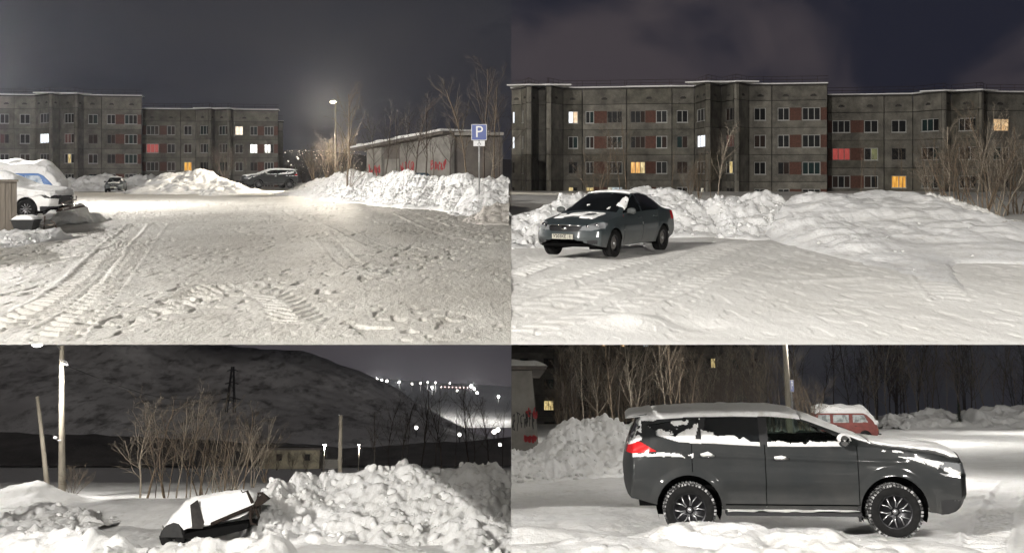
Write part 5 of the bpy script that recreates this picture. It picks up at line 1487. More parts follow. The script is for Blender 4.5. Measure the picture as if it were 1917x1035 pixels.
bv = make_van('snow-buried blue and white van behind the white car at the left edge', 'U', (p[0] - 2.75, p[1], GTL), math.radians(3), BLUEW, BLUE, FROST_B, .5,
              [(.5, (1.3, 1.3), 1.30, 1.78, FROST_B), (1.5, (2.5, 2.5), 1.30, 1.78, FROST_B), (2.7, (3.62, 3.38), 1.30, 1.78, FROST_B)])

# white car deep in snow, upper left: a lower, longer-nosed body
WHITE = mat('paint_white', (.70, .69, .67), .4, coat=.3)
WC = dict(SUV); WC.update(ds=.03, seams=(), ns=(20, 22, 20, 22), rings=12)
for k in ('zb', 'zmid', 'zbelt', 'zrail', 'ztop'): WC[k] = [(a, b * (.90 if b < .7 else .82)) for a, b in SUV[k]]
WC['wheels'] = ((.93, .36), (3.75, .36)); WC['archR'] = .43
def make_white(label, st, loc, rz):
    t = thing('crossover_car', label, 'car', st, loc, rz)
    B = Loft(WC); x, y, z = B.x, B.y, B.z; up = B.N[:, 2]
    sd = (np.abs(y) > .5) & (B.reg == 0)
    for poly in ([(1.19, 1.34), (1.92, 1.36), (1.92, 1.03), (1.14, 1.07)], [(2.04, 1.36), (2.5, 1.30), (3.1, 1.05), (2.04, 1.03)]):
        for sg in (-1, 1): B.take(sd & (np.sign(y) == sg) & inpoly(x, z, poly), 'window', CARGLASS, t, .01)
    B.take((B.sid == 3) & (x > 2.52) & (x < 3.38) & (up < .97) & (up > .2), 'windscreen', CARGLASS, t, .008)
    for sg in (-1, 1): B.take((np.sign(y) == sg) & (np.abs(y) > .34) & inpoly(x, z, [(4.2, .88), (4.8, .84), (4.8, .72), (4.42, .75)]), 'headlight', TRIM, t, .004)
    B.take((x > 4.45) & (np.abs(y) < .5) & (z > .52) & (z < .84), 'grille', TRIM, t, .03)
    B.take((x > 4.25) & (z < .46), 'lower_bumper', TRIM, t, .01)
    B.snow((x > .1) & (x < 4.72) & (up > .42) & (z > .78), t, .17, seed=31, nsc=1.6, ease=5)
    nz = vn(x * 6, z * 6, 3)
    B.snow(sd & (z > .74 + .12 * nz) & (z < .98) & (x > .1) & (x < 4.4), t, .06, up=False, seed=32, ease=2)
    B.take(B.free.copy(), 'body_shell', WHITE, t)
    for wx, wz in WC['wheels']:
        for sg in (-1, 1): wheel(t, wx, sg * .80, wz, .36, .23, .225, 'multi', sg)
        well(t, wx, wz, .43, .90)
    underside(t, 4.7, .88, .40)
    for sg in (-1, 1): mirror(t, 3.0, sg * .88, 1.06, TRIM, sg, 1.1)
    return t
p = at('U', 74, 407, 39)
wc = make_white('white car sunk in deep snow with one alloy wheel showing, behind the kiosk', 'U', (p[0] - 3.55, p[1], p[2] - .02), math.radians(-6))
# ------------------------------------------------------------------ bare trees
def rot_to(d, ang, az):
    d = d.normalized(); a = d.cross(Vector((0, 0, 1)) if abs(d.z) < .95 else Vector((1, 0, 0))).normalized(); b = d.cross(a)
    return (d * math.cos(ang) + (a * math.cos(az) + b * math.sin(az)) * math.sin(ang)).normalized()

def grow(rnd, big, fine, p, d, length, r, level, sp):
    n = max(2, int(length / sp['seg'][min(level, 3)])); pts = [p]; rad = [r]; cur = p; dd = d
    tip = r * (.45 if level < 2 else .35)
    for i in range(n):
        wob = sp['wob'][min(level, 3)]
        dd = (dd + Vector((rnd.gauss(0, wob), rnd.gauss(0, wob), rnd.gauss(0, wob * .5) + sp['up'][min(level, 3)]))).normalized()
        cur = cur + dd * (length / n); pts.append(cur); rad.append(max(sp['rmin'], r + (tip - r) * (i + 1) / n))
    (big if level == 0 else fine).tube(pts, rad, 7 if level == 0 else 4 if level == 1 else 3, cap=False)
    if level >= sp['levels']: return
    k = sp['kids'][level]; k = max(1, int(k * (.8 + .4 * rnd.random())))
    t0 = sp['start'][level]
    for j in range(k):
        t = t0 + (1 - t0) * ((j + rnd.random()) / k)
        i = min(n - 1, int(t * n)); q = pts[i] + (pts[i + 1] - pts[i]) * (t * n - i)
        tang = (pts[min(i + 1, n)] - pts[max(i - 1, 0)]).normalized()
        nd = rot_to(tang, math.radians(rnd.uniform(*sp['ang'][level])), rnd.uniform(0, 2 * math.pi))
        ln = length * sp['len'][level] * (1.15 - .6 * t) * rnd.uniform(.7, 1.2)
        grow(rnd, big, fine, q, nd, ln, max(sp['rmin'], rad[i] * .55), level + 1, sp)

SLIM = dict(levels=3, seg=(.5, .35, .25, .2), wob=(.05, .09, .13, .16), up=(.03, .06, .05, .03), kids=(15, 7, 4), start=(.22, .15, .1), ang=((22, 45), (25, 50), (25, 55)), len=(.42, .45, .5), rmin=.006)
SHRUB = dict(levels=3, seg=(.3, .25, .2, .15), wob=(.08, .11, .14, .16), up=(.02, .05, .04, .02), kids=(9, 7, 5), start=(.25, .15, .1), ang=((18, 45), (22, 50), (25, 60)), len=(.55, .5, .5), rmin=.006)
def tree_proto(name, seed, h, r, sp, stems=1, spread=8, bark=None, twig=None, lean=0, rscale=1):
    rnd = random.Random(seed); big, fine = MB(), MB()
    for k in range(stems):
        a = rnd.uniform(0, 6.28); sa = math.radians(rnd.uniform(0, spread) if stems > 1 else lean)
        d = Vector((math.sin(sa) * math.cos(a), math.sin(sa) * math.sin(a), math.cos(sa)))
        grow(rnd, big, fine, Vector((math.cos(a) * .12 * (stems > 1), math.sin(a) * .12 * (stems > 1), -.3)), d, h * rnd.uniform(.75, 1.05), r * rnd.uniform(.7, 1.1), 0, sp)
    bm = big.mesh('trunk', True); bm.materials.append(bark or BARK); fm = fine.mesh('crown', True); fm.materials.append(twig or TWIG)
    return (bm, fm)

ORD = ('first', 'second', 'third', 'fourth', 'fifth', 'sixth', 'seventh', 'eighth', 'ninth', 'tenth', 'eleventh', 'twelfth', 'thirteenth', 'fourteenth', 'fifteenth')
def sp_with(base, **k): d = dict(base); d.update(k); return d
PR = {
    'slim_a': tree_proto('a', 1, 9, .09, sp_with(SLIM, rmin=.008, kids=(14, 6, 3))), 'slim_b': tree_proto('b', 2, 8, .08, sp_with(SLIM, rmin=.008, kids=(14, 6, 3))), 'slim_c': tree_proto('c', 3, 10, .10, sp_with(SLIM, rmin=.008, kids=(16, 6, 3))),
    'slim_d': tree_proto('d', 9, 9, .07, sp_with(SLIM, rmin=.008, kids=(10, 5, 3), start=(.4, .15, .1))),
    'multi_a': tree_proto('e', 4, 5.2, .055, sp_with(SHRUB, rmin=.008, kids=(7, 5, 3)), 5, 22), 'multi_b': tree_proto('f', 5, 5.0, .05, sp_with(SHRUB, rmin=.008, kids=(7, 5, 3)), 7, 26), 'multi_c': tree_proto('g', 6, 4.2, .045, sp_with(SHRUB, rmin=.008, kids=(6, 5, 3)), 6, 34),
    'thin_a': tree_proto('j', 14, 5.0, .05, sp_with(SHRUB, rmin=.007, kids=(6, 4, 3)), 4, 24), 'thin_b': tree_proto('k', 15, 4.6, .045, sp_with(SHRUB, rmin=.007, kids=(6, 4, 3)), 5, 30),
    'shrub': tree_proto('h', 7, 2.6, .03, sp_with(SHRUB, rmin=.006, levels=3, kids=(6, 5, 3)), 7, 42),
    'spread': tree_proto('i', 8, 5.5, .10, sp_with(SHRUB, rmin=.008, kids=(11, 7, 4), ang=((35, 65), (25, 50), (25, 60)), len=(.6, .5, .45))),
}
ALT = {}
REG = {}
def tree(kind, st, px, py, D, h_px=None, label='', group=None, sc=None, rz=None, pal=None, seed=0, lean=0.0, name='bare_tree', yb=None):
    bm, fm = PR[kind]
    if pal:
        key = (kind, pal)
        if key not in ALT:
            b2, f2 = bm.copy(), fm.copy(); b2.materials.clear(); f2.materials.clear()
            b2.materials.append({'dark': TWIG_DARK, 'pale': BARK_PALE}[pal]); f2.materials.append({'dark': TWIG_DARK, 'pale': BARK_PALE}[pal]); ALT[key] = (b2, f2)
        bm, fm = ALT[key]
    p = at(st, px, py, D)
    if sc is None:
        H = max(v.co.z for v in fm.vertices)
        sc = (at(st, px, py - h_px, D)[2] - p[2]) / H
    rnd = random.Random(seed + int(px))
    t = bpy.data.objects.new(name, None); t.empty_display_size = .3; COL.objects.link(t)
    t.matrix_world = place(st, p, rnd.uniform(0, 6.28) if rz is None else rz, sc, 0, lean)
    tag(t, label, 'tree', group)
    if group: REG.setdefault(group, []).append((px, t))
    add('trunk', bm, None, t); add('crown', fm, None, t)
    return t

# upper left
tree('slim_a', 'U', 650, 345, 80, 195, 'tall bare tree just right of the lit street lamp', seed=1)
tree('multi_a', 'U', 612, 338, 122, 95, 'bare brown shrub clump left of the lit street lamp', seed=2)
tree('multi_b', 'U', 638, 340, 120, 105, 'bare shrub clump right under the lit street lamp', seed=3)
tree('multi_c', 'U', 590, 338, 110, 70, 'low bare thicket between the far off-road car and the lamp', seed=4)
tree('shrub', 'U', 656, 345, 76, 45, 'dark twiggy bush at the foot of the tall tree by the lamp', seed=5)
g = 'bare trees in front of the upper left garage'
for k, (px, py, D, h, kd) in enumerate(((700, 332, 84, 130, 'slim_b'), (742, 332, 78, 150, 'slim_d'), (778, 332, 74, 165, 'slim_c'), (798, 330, 72, 150, 'slim_a'), (812, 332, 72, 120, 'slim_d'), (842, 332, 80, 150, 'slim_b'), (722, 330, 100, 130, 'slim_a'), (760, 330, 100, 140, 'slim_b'))):
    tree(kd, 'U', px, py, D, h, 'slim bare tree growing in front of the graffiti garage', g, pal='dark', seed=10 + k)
g = 'bare trees behind the parking sign'
for k, (px, py, D, h, kd) in enumerate(((872, 335, 66, 200, 'slim_c'), (905, 335, 64, 235, 'slim_a'), (925, 335, 62, 220, 'slim_d'), (935, 333, 70, 190, 'slim_b'))):
    tree(kd, 'U', px, py, D, h, 'tall bare tree standing behind the parking sign', g, pal='dark' if k % 2 else None, seed=20 + k)
tree('spread', 'U', 921, 333, 52, 75, 'small pale forked tree right beside the parking sign post', pal='pale', seed=30)
g = 'saplings before the far apartment block'
for k, (px, py, D, h, kd) in enumerate(((405, 330, 125, 70, 'multi_a'), (420, 332, 120, 62, 'multi_c'), (460, 325, 125, 60, 'slim_b'))):
    tree(kd, 'U', px, py, D, h, 'bare sapling in front of the lower far apartment block', g, pal='dark', seed=33 + k)
g = 'thicket on the slope right of the far apartment block'
for k in range(7):
    tree(('multi_a', 'multi_b', 'multi_c')[k % 3], 'U', 540 + 14 * k, 340, 150, 42, 'dark bare thicket on the slope below the city lights', g, pal='dark', seed=40 + k)

# upper right
g = 'saplings before the left half of the long block'
for k, (px, py, D, h, kd) in enumerate(((1098, 372, 56, 110, 'slim_d'), (1115, 375, 57, 95, 'multi_c'), (1135, 378, 58, 130, 'slim_a'), (1160, 372, 58, 160, 'slim_b'), (1172, 372, 55, 175, 'slim_d'), (1258, 360, 54, 90, 'slim_d'), (1290, 365, 56, 70, 'multi_b'), (1310, 368, 56, 85, 'multi_a'), (1330, 370, 57, 95, 'slim_b'))):
    tree(kd, 'U', px, py, D, h, 'thin bare sapling before the left half of the long apartment block', g, seed=50 + k)
tree('slim_c', 'U', 1345, 372, 52, 150, 'pale bare sapling in front of the recessed bay of the long block', pal='pale', seed=59)
g = 'bare trees at the right end of the long block'
for k, (px, py, D, h, kd) in enumerate(((1762, 380, 52, 130, 'multi_a'), (1778, 385, 50, 170, 'slim_a'), (1795, 388, 49, 150, 'multi_b'), (1812, 392, 48, 175, 'slim_d'), (1830, 400, 47, 210, 'slim_b'), (1838, 402, 46, 150, 'multi_c'), (1850, 405, 47, 230, 'slim_c'), (1868, 410, 46, 170, 'multi_a'), (1885, 412, 48, 200, 'slim_a'), (1905, 412, 50, 150, 'multi_b'), (1745, 378, 58, 90, 'multi_c'))):
    tree(kd, 'U', px, py, D, h, 'bare sapling in the clump at the right end of the long block', g, pal='pale' if k % 3 == 1 else None, seed=60 + k)
for px, py, h in ((1612, 362, 105), (1640, 362, 85), (1690, 362, 110)):
    tree('slim_d', 'U', px, py, 60, h, 'wispy sapling behind the ploughed snow ramp', 'wispy saplings behind the ramp', seed=80)

# lower left: thicket at the edge of the yard
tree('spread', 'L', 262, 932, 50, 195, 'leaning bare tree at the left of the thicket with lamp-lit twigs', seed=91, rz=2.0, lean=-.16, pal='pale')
tree('spread', 'L', 275, 934, 52, 215, 'bare forked tree just right of the leaning tree in the thicket', seed=92, rz=.6)
tree('slim_b', 'L', 291, 934, 50, 170, 'bare tree with the thickest dark trunk in the thicket', pal='dark', seed=93)
g = 'bare shrubs of the thicket behind the trailer'
for k, (px, py, D, h, kd) in enumerate(((312, 930, 52, 165, 'thin_a'), (330, 930, 53, 190, 'slim_a'), (348, 928, 54, 215, 'slim_b'), (356, 928, 55, 225, 'slim_d'), (378, 928, 55, 190, 'thin_b'), (398, 926, 56, 200, 'slim_d'), (416, 922, 56, 160, 'thin_a'), (438, 915, 57, 150, 'thin_b'), (456, 910, 57, 165, 'slim_a'), (474, 905, 57, 130, 'thin_a'), (496, 896, 58, 110, 'thin_b'), (402, 930, 48, 80, 'thin_b'), (428, 925, 48, 75, 'thin_a'))):
    tree(kd, 'L', px, py, D, h, 'bare shrub in the thicket on the slope behind the trailer', g, pal='pale' if k % 2 else None, seed=100 + k)
tree('shrub', 'L', 135, 925, 54, 60, 'thin twigs sticking out of the snow beside the lamp pole', name='bare_shrub', seed=120)
g = 'dark trees of the far valley wood'
for k in range(12):
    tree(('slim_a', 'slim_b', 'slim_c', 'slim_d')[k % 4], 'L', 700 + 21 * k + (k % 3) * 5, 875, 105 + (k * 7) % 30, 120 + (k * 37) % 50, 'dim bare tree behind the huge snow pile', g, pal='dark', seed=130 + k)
for k in range(5):
    tree('multi_b', 'L', 490 + 28 * k, 878, 150, 40, 'low dark bush beside the valley house', 'bushes by the valley house', pal='dark', seed=150 + k)

# lower right: grove in front of the dark block
g = 'bare trees of the grove behind the snow pile'
rnd = random.Random(12)
for k in range(60):
    px = 1040 + 440 * (k + .5) / 60 + rnd.uniform(-6, 6); D = rnd.uniform(58, 105) if px < 1300 else rnd.uniform(88, 125)
    tree(rnd.choice(('slim_a', 'slim_b', 'slim_c', 'slim_d')), 'L', px, 772 + 3440 / D, D, rnd.uniform(130, 190) * 62 / D + 70, 'slim bare tree in the grove behind the chunky snow pile', g, pal=rnd.choice((None, 'pale', 'pale', 'dark')), seed=200 + k)
for k in range(12):
    px = 1050 + 36 * k
    tree(rnd.choice(('multi_a', 'multi_b', 'multi_c')), 'L', px, 815, 78, rnd.uniform(90, 140), 'bare undergrowth shrub in the grove behind the snow pile', 'undergrowth of the grove', pal=rnd.choice((None, 'dark')), seed=250 + k)
tree('multi_b', 'L', 1515, 808, 74, 120, 'lamp-lit round bare bush between the lamp post and the red van', seed=270)
tree('multi_a', 'L', 1502, 808, 75, 105, 'lamp-lit bare bush hard by the lamp post', seed=271)
g = 'pale trunks at the edge of the forest'
for k, px in enumerate((1625, 1640, 1660, 1702, 1720, 1735, 1748, 1775, 1800, 1830, 1845, 1868, 1880, 1905)):
    tree('slim_d' if k % 2 else 'slim_b', 'L', px, 792, 132 + (k * 5) % 14, 130 + (k * 29) % 60, 'pale slim tree at the edge of the dark forest', g, pal='pale' if k % 3 else None, seed=280 + k)
# the forest itself, one dark mass
V, Fc, n0 = [], [], 0
src = []
for kd in ('slim_a', 'slim_b', 'slim_c', 'slim_d'):
    for me in PR[kd][:1]:
        co = np.empty(len(me.vertices) * 3, np.float32); me.vertices.foreach_get('co', co)
        fa = np.array([list(p.vertices) for p in me.polygons if len(p.vertices) == 4], np.int32); src.append((co.reshape(-1, 3), fa))
    me = PR[kd][1]; co = np.empty(len(me.vertices) * 3, np.float32); me.vertices.foreach_get('co', co)
    fa = np.array([list(p.vertices) for p in me.polygons if len(p.vertices) == 4], np.int32); src.append((co.reshape(-1, 3), fa))
for k in range(34):
    i = (k % 4) * 2; px = rnd.uniform(1490, 1985); D = rnd.uniform(150, 200); p = at('L', px, 792, D); a = rnd.uniform(0, 6.28); s_ = rnd.uniform(1.2, 1.9)
    for co, fa in (src[i], src[i + 1]):
        q = co * s_; V.append(np.stack([q[:, 0] * math.cos(a) - q[:, 1] * math.sin(a) + p[0], q[:, 0] * math.sin(a) + q[:, 1] * math.cos(a) + p[1], q[:, 2] + p[2]], 1)); Fc.append(fa + n0); n0 += len(co)
tag(add('forest', fast_mesh('forest', np.concatenate(V), np.concatenate(Fc)), TWIG_DARK, st='L'), 'dark bare forest standing behind the lower right yard', 'forest', kind='stuff')
# small fir between the two far heaps
fir = thing('fir_tree', 'small dark fir squeezed between the two far snow heaps', 'tree', 'L', at('L', 1797, 790, 112))
MB().tube([(0, 0, -.2), (0, 0, 2.2)], [.06, .015], 6).build('trunk', BARK, fir)
mb = MB(); rr = random.Random(3)
for k in range(260):
    z = rr.uniform(.1, 2.1); R = .62 * (1 - z / 2.3); a = rr.uniform(0, 6.28); l = R * rr.uniform(.6, 1.1)
    c, s_ = math.cos(a), math.sin(a); w = .09
    mb.poly([(c * .03 - s_ * w, s_ * .03 + c * w, z), (c * l, s_ * l, z - .22 * l), (c * .03 + s_ * w, s_ * .03 - c * w, z + .03)])
mb.build('crown', mat('fir_needles', (.02, .035, .02), .8), fir)

for g, lst in REG.items():
    if len(lst) <= 15 and not g.startswith(('dark trees', 'thicket on')):
        for i, (px, o) in enumerate(sorted(lst, key=lambda q: q[0])):
            o['label'] = '%s from left of %s' % (ORD[i], g)
# ------------------------------------------------------------------ signs, poles, kiosk, trailer, far things
SIGN_BLUE = mat('sign_blue', (.015, .045, .24), .4)
SIGN_WHITE = mat('sign_white', (.75, .75, .76), .45)
def parking_sign(label, st, base, h, w, hh, plate=True, post=True, bend=0, pm=None, rz=0):
    t = thing('parking_sign', label, 'road sign', st, base, rz)
    if post: MB().tube([(0, .03, -.3), (0, .03, h)], .035, 10).build('post', STEEL, t, smooth=True)
    bd = MB().box((-w / 2, -.025, h - hh), (w / 2, -.005, h)).build('board', SIGN_WHITE, t)
    MB().box((-w / 2 + .03 * w, -.029, h - hh + .03 * w), (w / 2 - .03 * w, -.0255, h - .03 * w)).build('blue_field', SIGN_BLUE, bd)
    me = text_mesh('P', hh * 1.02, .002); o = add('letter', me, SIGN_WHITE, bd); o.rotation_euler = (math.pi / 2, 0, 0); o.location = (0, -.033, h - hh * .5)
    if plate:
        pl = MB().box((-w * .37, -.024, h - hh - .36 * hh), (w * .37, -.006, h - hh - .02)).build('additional_plate', SIGN_WHITE, t)
        s_ = MB(); z0 = h - hh - .19 * hh; k = hh * .10
        s_.tube([(0, -.028, z0 + 1.1 * k), (0, -.028, z0 - .1 * k), (k * .9, -.028, z0 - .1 * k), (k * 1.2, -.028, z0 - k)], .012, 5)
        s_.tube([(-.05 * k, -.028, z0 + .5 * k), (k * .7, -.028, z0 + .5 * k)], .010, 5)
        s_.tube([(k * .9 * math.cos(a) * .9, -.028, z0 - .55 * k + k * .8 * math.sin(a)) for a in np.linspace(1.9, 5.9, 14)], .010, 5)
        s_.lathe([(.001, -.031), (.03, -.029), (.03, -.027)], 10, 'Y', (0, 0, z0 + 1.5 * k))
        s_.build('wheelchair_symbol', TRIM, pl)
    return t
D_ = 50.5
b = at('U', 897, 352, D_); top = at('U', 895, 233, D_)[2]; bot = at('U', 895, 263, D_)[2]
parking_sign('blue square parking sign with a small plate below, on a thin post', 'U', (b[0], b[1], b[2]), top - b[2], 29 / F * D_, top - bot, rz=math.radians(-6))
b = at('L', 1487, 815, 58); top = at('L', 1487, 711, 58)[2]; bot = at('L', 1487, 742, 58)[2]
parking_sign('narrow-looking blue parking sign on the lamp post at lower right', 'L', b, top - b[2], .62, .62, plate=False, post=True, rz=math.radians(58))

def wood_pole(label, st, px0, py0, px1, py1, D, r0, r1, lean_px=0):
    a = at(st, px0, py0, D); c = at(st, px1, py1, D)
    t = thing('utility_pole', label, 'pole', st, a)
    d = (c[0] - a[0], c[1] - a[1], c[2] - a[2])
    MB().tube([(-d[0] * .05, 0, -.4), (d[0] * .5, 0, d[2] * .5), d], [r0, (r0 + r1) / 2, r1], 12).build('shaft', POLE, t, smooth=True)
    return t, d
t, d = wood_pole('thin leaning pole to the left of the tall lamp pole', 'L', 88, 897, 70, 742, 66, .15, .10)
MB().tube([(d[0] - .12, 0, d[2] - .1), (d[0] + .12, 0, d[2] - .1)], .05, 6).build('pole_cap', STEEL, t)
t, d = wood_pole('short pole sticking up behind the huge snow pile', 'L', 636, 905, 638, 777, 75, .15, .12)
for sx in (-1, 1):
    MB().tube([(d[0], 0, d[2] - .05), (d[0] + sx * .14, 0, d[2] + .02)], .03, 5).build('insulator_pin', STEEL, t)
# fittings on the lamp pole: brackets, a small camera box and the cable going right
o = at('L', 116, 921, 58)
def rel(px, py, D=58): q = at('L', px, py, D); return (q[0] - o[0], q[1] - o[1], q[2] - o[2])
t = thing('cable_bracket', 'cable bracket with insulators near the top of the lamp pole', 'bracket', 'L', at('L', 113, 680, 57.8))
MB().tube([(-.1, 0, .2), (.28, -.05, .12), (.42, -.05, .02)], .03, 6).build('arm', STEEL, t)
for k in range(3): MB().lathe([(.001, .07), (.05, .05), (.055, 0), (.03, -.05)], 10, 'Z', (.16 + .12 * k, -.06, -.03 - .03 * k)).build('insulator', SIGN_WHITE, t, smooth=True)
t = thing('camera_box', 'small white camera on a bracket halfway up the lamp pole', 'camera', 'L', at('L', 106, 822, 57.8))
MB().tube([(.25, 0, -.05), (.05, 0, -.06), (-.05, 0, .05)], .03, 6).build('bracket', STEEL, t)
MB().tube([(-.16, -.02, .1), (.02, -.02, .06)], .075, 10).build('housing', SIGN_WHITE, t, smooth=True)
a, c = Vector(at('L', 124, 684, 57.6)), Vector(at('L', 420, 735, 120))
pts = [a + (c - a) * (k / 20) + Vector((0, 0, -1.2 * math.sin(math.pi * k / 20))) for k in range(21)]
mb = MB().tube([p - a for p in pts], .016, 4)
tag(mb.build('power_cable', mat('cable', (.05, .05, .05), .6), st='L', loc=a), 'thin power cable sagging right from the lamp pole', 'cable')

# kiosk at the left edge
WOOD = mat('kiosk_boards', (.16, .138, .112), .9, col2=(.10, .086, .072), nscale=3, stretch=(6, 6, .5), bump=.4, bscale=20)
kx1 = at('U', 32, 400, 31)[0]
k0 = (kx1 - 2.4, 31, GTL)
t = thing('kiosk', 'weathered board kiosk with a snowy roof cut by the left edge', 'kiosk', 'U', (kx1 - 2.4 * math.cos(math.radians(25)), 31 - 2.4 * math.sin(math.radians(25)), GTL), math.radians(25))
H = at('U', 20, 341, 31)[2] - GTL
nb = 16
for k in range(nb):
    x0 = 2.4 * k / nb; MB().box((x0 + .006, -.02 + .008 * (k % 2), .25), (x0 + 2.4 / nb - .006, .03, H)).build('plank', WOOD, t)
MB().box((0.02, .031, .2), (2.395, 2.2, H - .01)).build('core_box', WOOD, t)
MB().box((-.05, -.1, H + .005), (2.44, 2.3, H + .07)).build('roof', WOOD, t)
V = []
for i in range(26):
    for j in range(14):
        u, v = i / 25, j / 13; e = (min(1, 6 * u, 6 * (1 - u)) * min(1, 6 * v, 6 * (1 - v))) ** .5
        V.append((-.08 + 2.55 * u, -.12 + 2.44 * v, H + .075 + (.26 + .08 * float(vn(u * 4, v * 4, 1))) * e))
add('roof_snow', fast_mesh('roof_snow', V, grid_faces(26, 14), True), SNOW, t)
MB().box((0, -.06, -.1), (2.4, .0, .245)).build('plinth', mat('plinth', (.17, .16, .12), .9, col2=(.10, .09, .08), nscale=4), t)
# black tub and rods next to it
p = at('U', 49, 424, 30)
t = thing('plastic_tub', 'black tub capped with snow beside the wooden kiosk', 'tub', 'U', (p[0], p[1], p[2] - .1))
MB().hexa([(-.24, -.2, 0), (.24, -.2, 0), (.24, .2, 0), (-.24, .2, 0), (-.31, -.26, .26), (.31, -.26, .26), (.31, .26, .26), (-.31, .26, .26)]).build('tub_body', BLACK, t)
MB().box((-.33, -.28, .262), (.33, .28, .30)).build('rim', BLACK, t)
V = []
for i in range(16):
    for j in range(12):
        u, v = i / 15 * 2 - 1, j / 11 * 2 - 1; e = max(0, (1 - abs(u) ** 3) * (1 - abs(v) ** 3)) ** .5
        V.append((u * .31, v * .26, .302 + .13 * e))
add('snow_cap', fast_mesh('snow_cap', V, grid_faces(16, 12), True), SNOW, t)
p = at('U', 90, 424, 30.5)
t = thing('sledge', 'half-buried sledge with its handle sticking out beside the black tub', 'sledge', 'U', (p[0], p[1], p[2]))
MB().tube([(-.12, 0, -.1), (-.09, 0, .30)], .02, 6).build('handle', RUST, t)
MB().tube([(.24, 0, -.05), (.16, 0, .12), (.08, 0, .16)], .02, 6).build('runner', RUST, t)
MB().box((-.2, -.12, .03), (.2, .12, .06)).build('deck', WOOD, t)
p = at('U', 128, 394, 37)
t = thing('metal_frame', 'bent metal frame poking from the snow ahead of the white car', 'scrap', 'U', (p[0], p[1], p[2]))
MB().tube([(-.3, 0, .05), (.25, .0, .2), (.28, 0, .5)], .022, 6).build('rail', RUST, t)
MB().tube([(-.25, 0, .25), (.28, 0, .38)], .018, 6).build('brace', RUST, t)
MB().hexa([(-.35, -.2, -.05), (.5, -.2, .12), (.5, .2, .12), (-.35, .2, -.05), (-.35, -.2, .0), (.5, -.2, .17), (.5, .2, .17), (-.35, .2, .0)]).build('blade', RUST, t)

RUST_D = mat('black_rusty_steel', (.012, .010, .009), .9, spec=.1, col2=(.03, .022, .018), nscale=9)
# buried trailer, lower left
D_ = 28.6
o = at('L', 300, 1010, D_)
def tp(px, py, dd=0.0):
    q = at('L', px, py, D_); return (q[0] - o[0], dd, q[2] - o[2])
t = thing('trailer', 'snow-buried flat trailer with its drawbar tilted up', 'trailer', 'L', o)
def prism(pts, y0, y1, name, m):
    mb = MB(); n = len(pts); a = [tp(*p)[0::2] for p in pts]
    mb.v = [(x, y0, z) for x, z in a] + [(x, y1, z) for x, z in a]
    mb.f = [tuple(range(n))[::-1], tuple(range(n, 2 * n))] + [(k, (k + 1) % n, n + (k + 1) % n, n + k) for k in range(n)]
    return mb.build(name, m, t)
prism([(299, 1002), (300, 1010), (400, 1006), (455, 992), (466, 984), (464, 978), (398, 988), (345, 998)], -.05, 1.5, 'frame', mat('trailer_black', (.005, .005, .005), .95, spec=.05))
prism([(303, 1004), (306, 992), (314, 982), (326, 977), (336, 980), (342, 990), (346, 1004)], -.14, .12, 'mudguard', BLACK)
MB().lathe([(.10, -.1), (.30, -.1), (.33, -.05), (.33, .05), (.30, .1), (.10, .1)], 28, 'Y', tp(324, 1004, .02)).build('wheel', TYRE, t, smooth=True)
prism([(358, 944), (371, 935), (384, 976), (381, 988), (362, 988)], -.10, -.04, 'end_board', mat('end_board', (.045, .042, .04), .9, spec=.1, col2=(.025, .023, .022), nscale=6))
MB().tube([tp(398, 980, -.12), tp(440, 962, -.14), tp(484, 944, -.15)], .052, 8).build('drawbar', RUST_D, t, smooth=True)
MB().tube([tp(384, 978, .9), tp(484, 946, -.1)], .045, 8).build('drawbar', RUST_D, t, smooth=True)
prism([(478, 944), (485, 930), (496, 922), (508, 932), (497, 940), (488, 946)], -.24, -.08, 'coupling', RUST_D)
MB().tube([tp(486, 930, -.2), tp(487, 922, -.2), tp(496, 921, -.2)], .04, 6).build('coupling_handle', RUST_D, t)
MB().tube([tp(474, 948, -.2), tp(472, 965, -.2), tp(474, 978, -.2), tp(484, 980, -.2), tp(488, 966, -.2), tp(482, 950, -.2)], .04, 7).build('jockey_stand', RUST_D, t, smooth=True)
for k, px in enumerate((478, 484, 490)): MB().tube([tp(px, 944, -.2), tp(px + 1, 952 + 3 * k, -.22), tp(px - 2, 962, -.2)], .016, 5).build('chain', RUST_D, t)
MB().tube([tp(464, 917, -.1), tp(468, 926, -.1), tp(475, 940, -.12)], [.03, .035, .045], 6).build('stay', RUST_D, t)
MB().tube([tp(453, 916, -.1), tp(456, 921, -.1), tp(463, 918, -.1)], .016, 5).build('hook', RUST_D, t)
# the pillow of snow lying on it
pts = [(304, 990, 982), (318, 962, 990), (340, 938, 992), (365, 927, 984), (400, 922, 980), (440, 917, 972), (462, 918, 962), (474, 928, 952), (482, 944, 948)]
X = np.linspace(pts[0][0], pts[-1][0], 60); T = np.interp(X, [p[0] for p in pts], [p[1] for p in pts]); Bt = np.interp(X, [p[0] for p in pts], [p[2] for p in pts])
V = []
for i in range(60):
    for j in range(26):
        a = math.pi * .5 * (j / 15 if j <= 15 else 1) ; dep = 0
        lo, hi = tp(X[i], Bt[i])[2], tp(X[i], T[i])[2]; xx = tp(X[i], T[i])[0]
        if j <= 15: zz = lo + (hi - lo) * math.sin(a); yy = .35 - .42 * math.cos(a)
        else: zz = hi - .02 * (j - 15); yy = .35 + .16 * (j - 15)
        nb = .05 * float(fbm(np.array(xx * 3), np.array(zz * 3 + yy * 2), 5, 3)); V.append((xx, yy - nb, zz + nb))
add('snow_cover', fast_mesh('snow_cover', V, grid_faces(60, 26)[:, ::-1], True), SNOW, t)

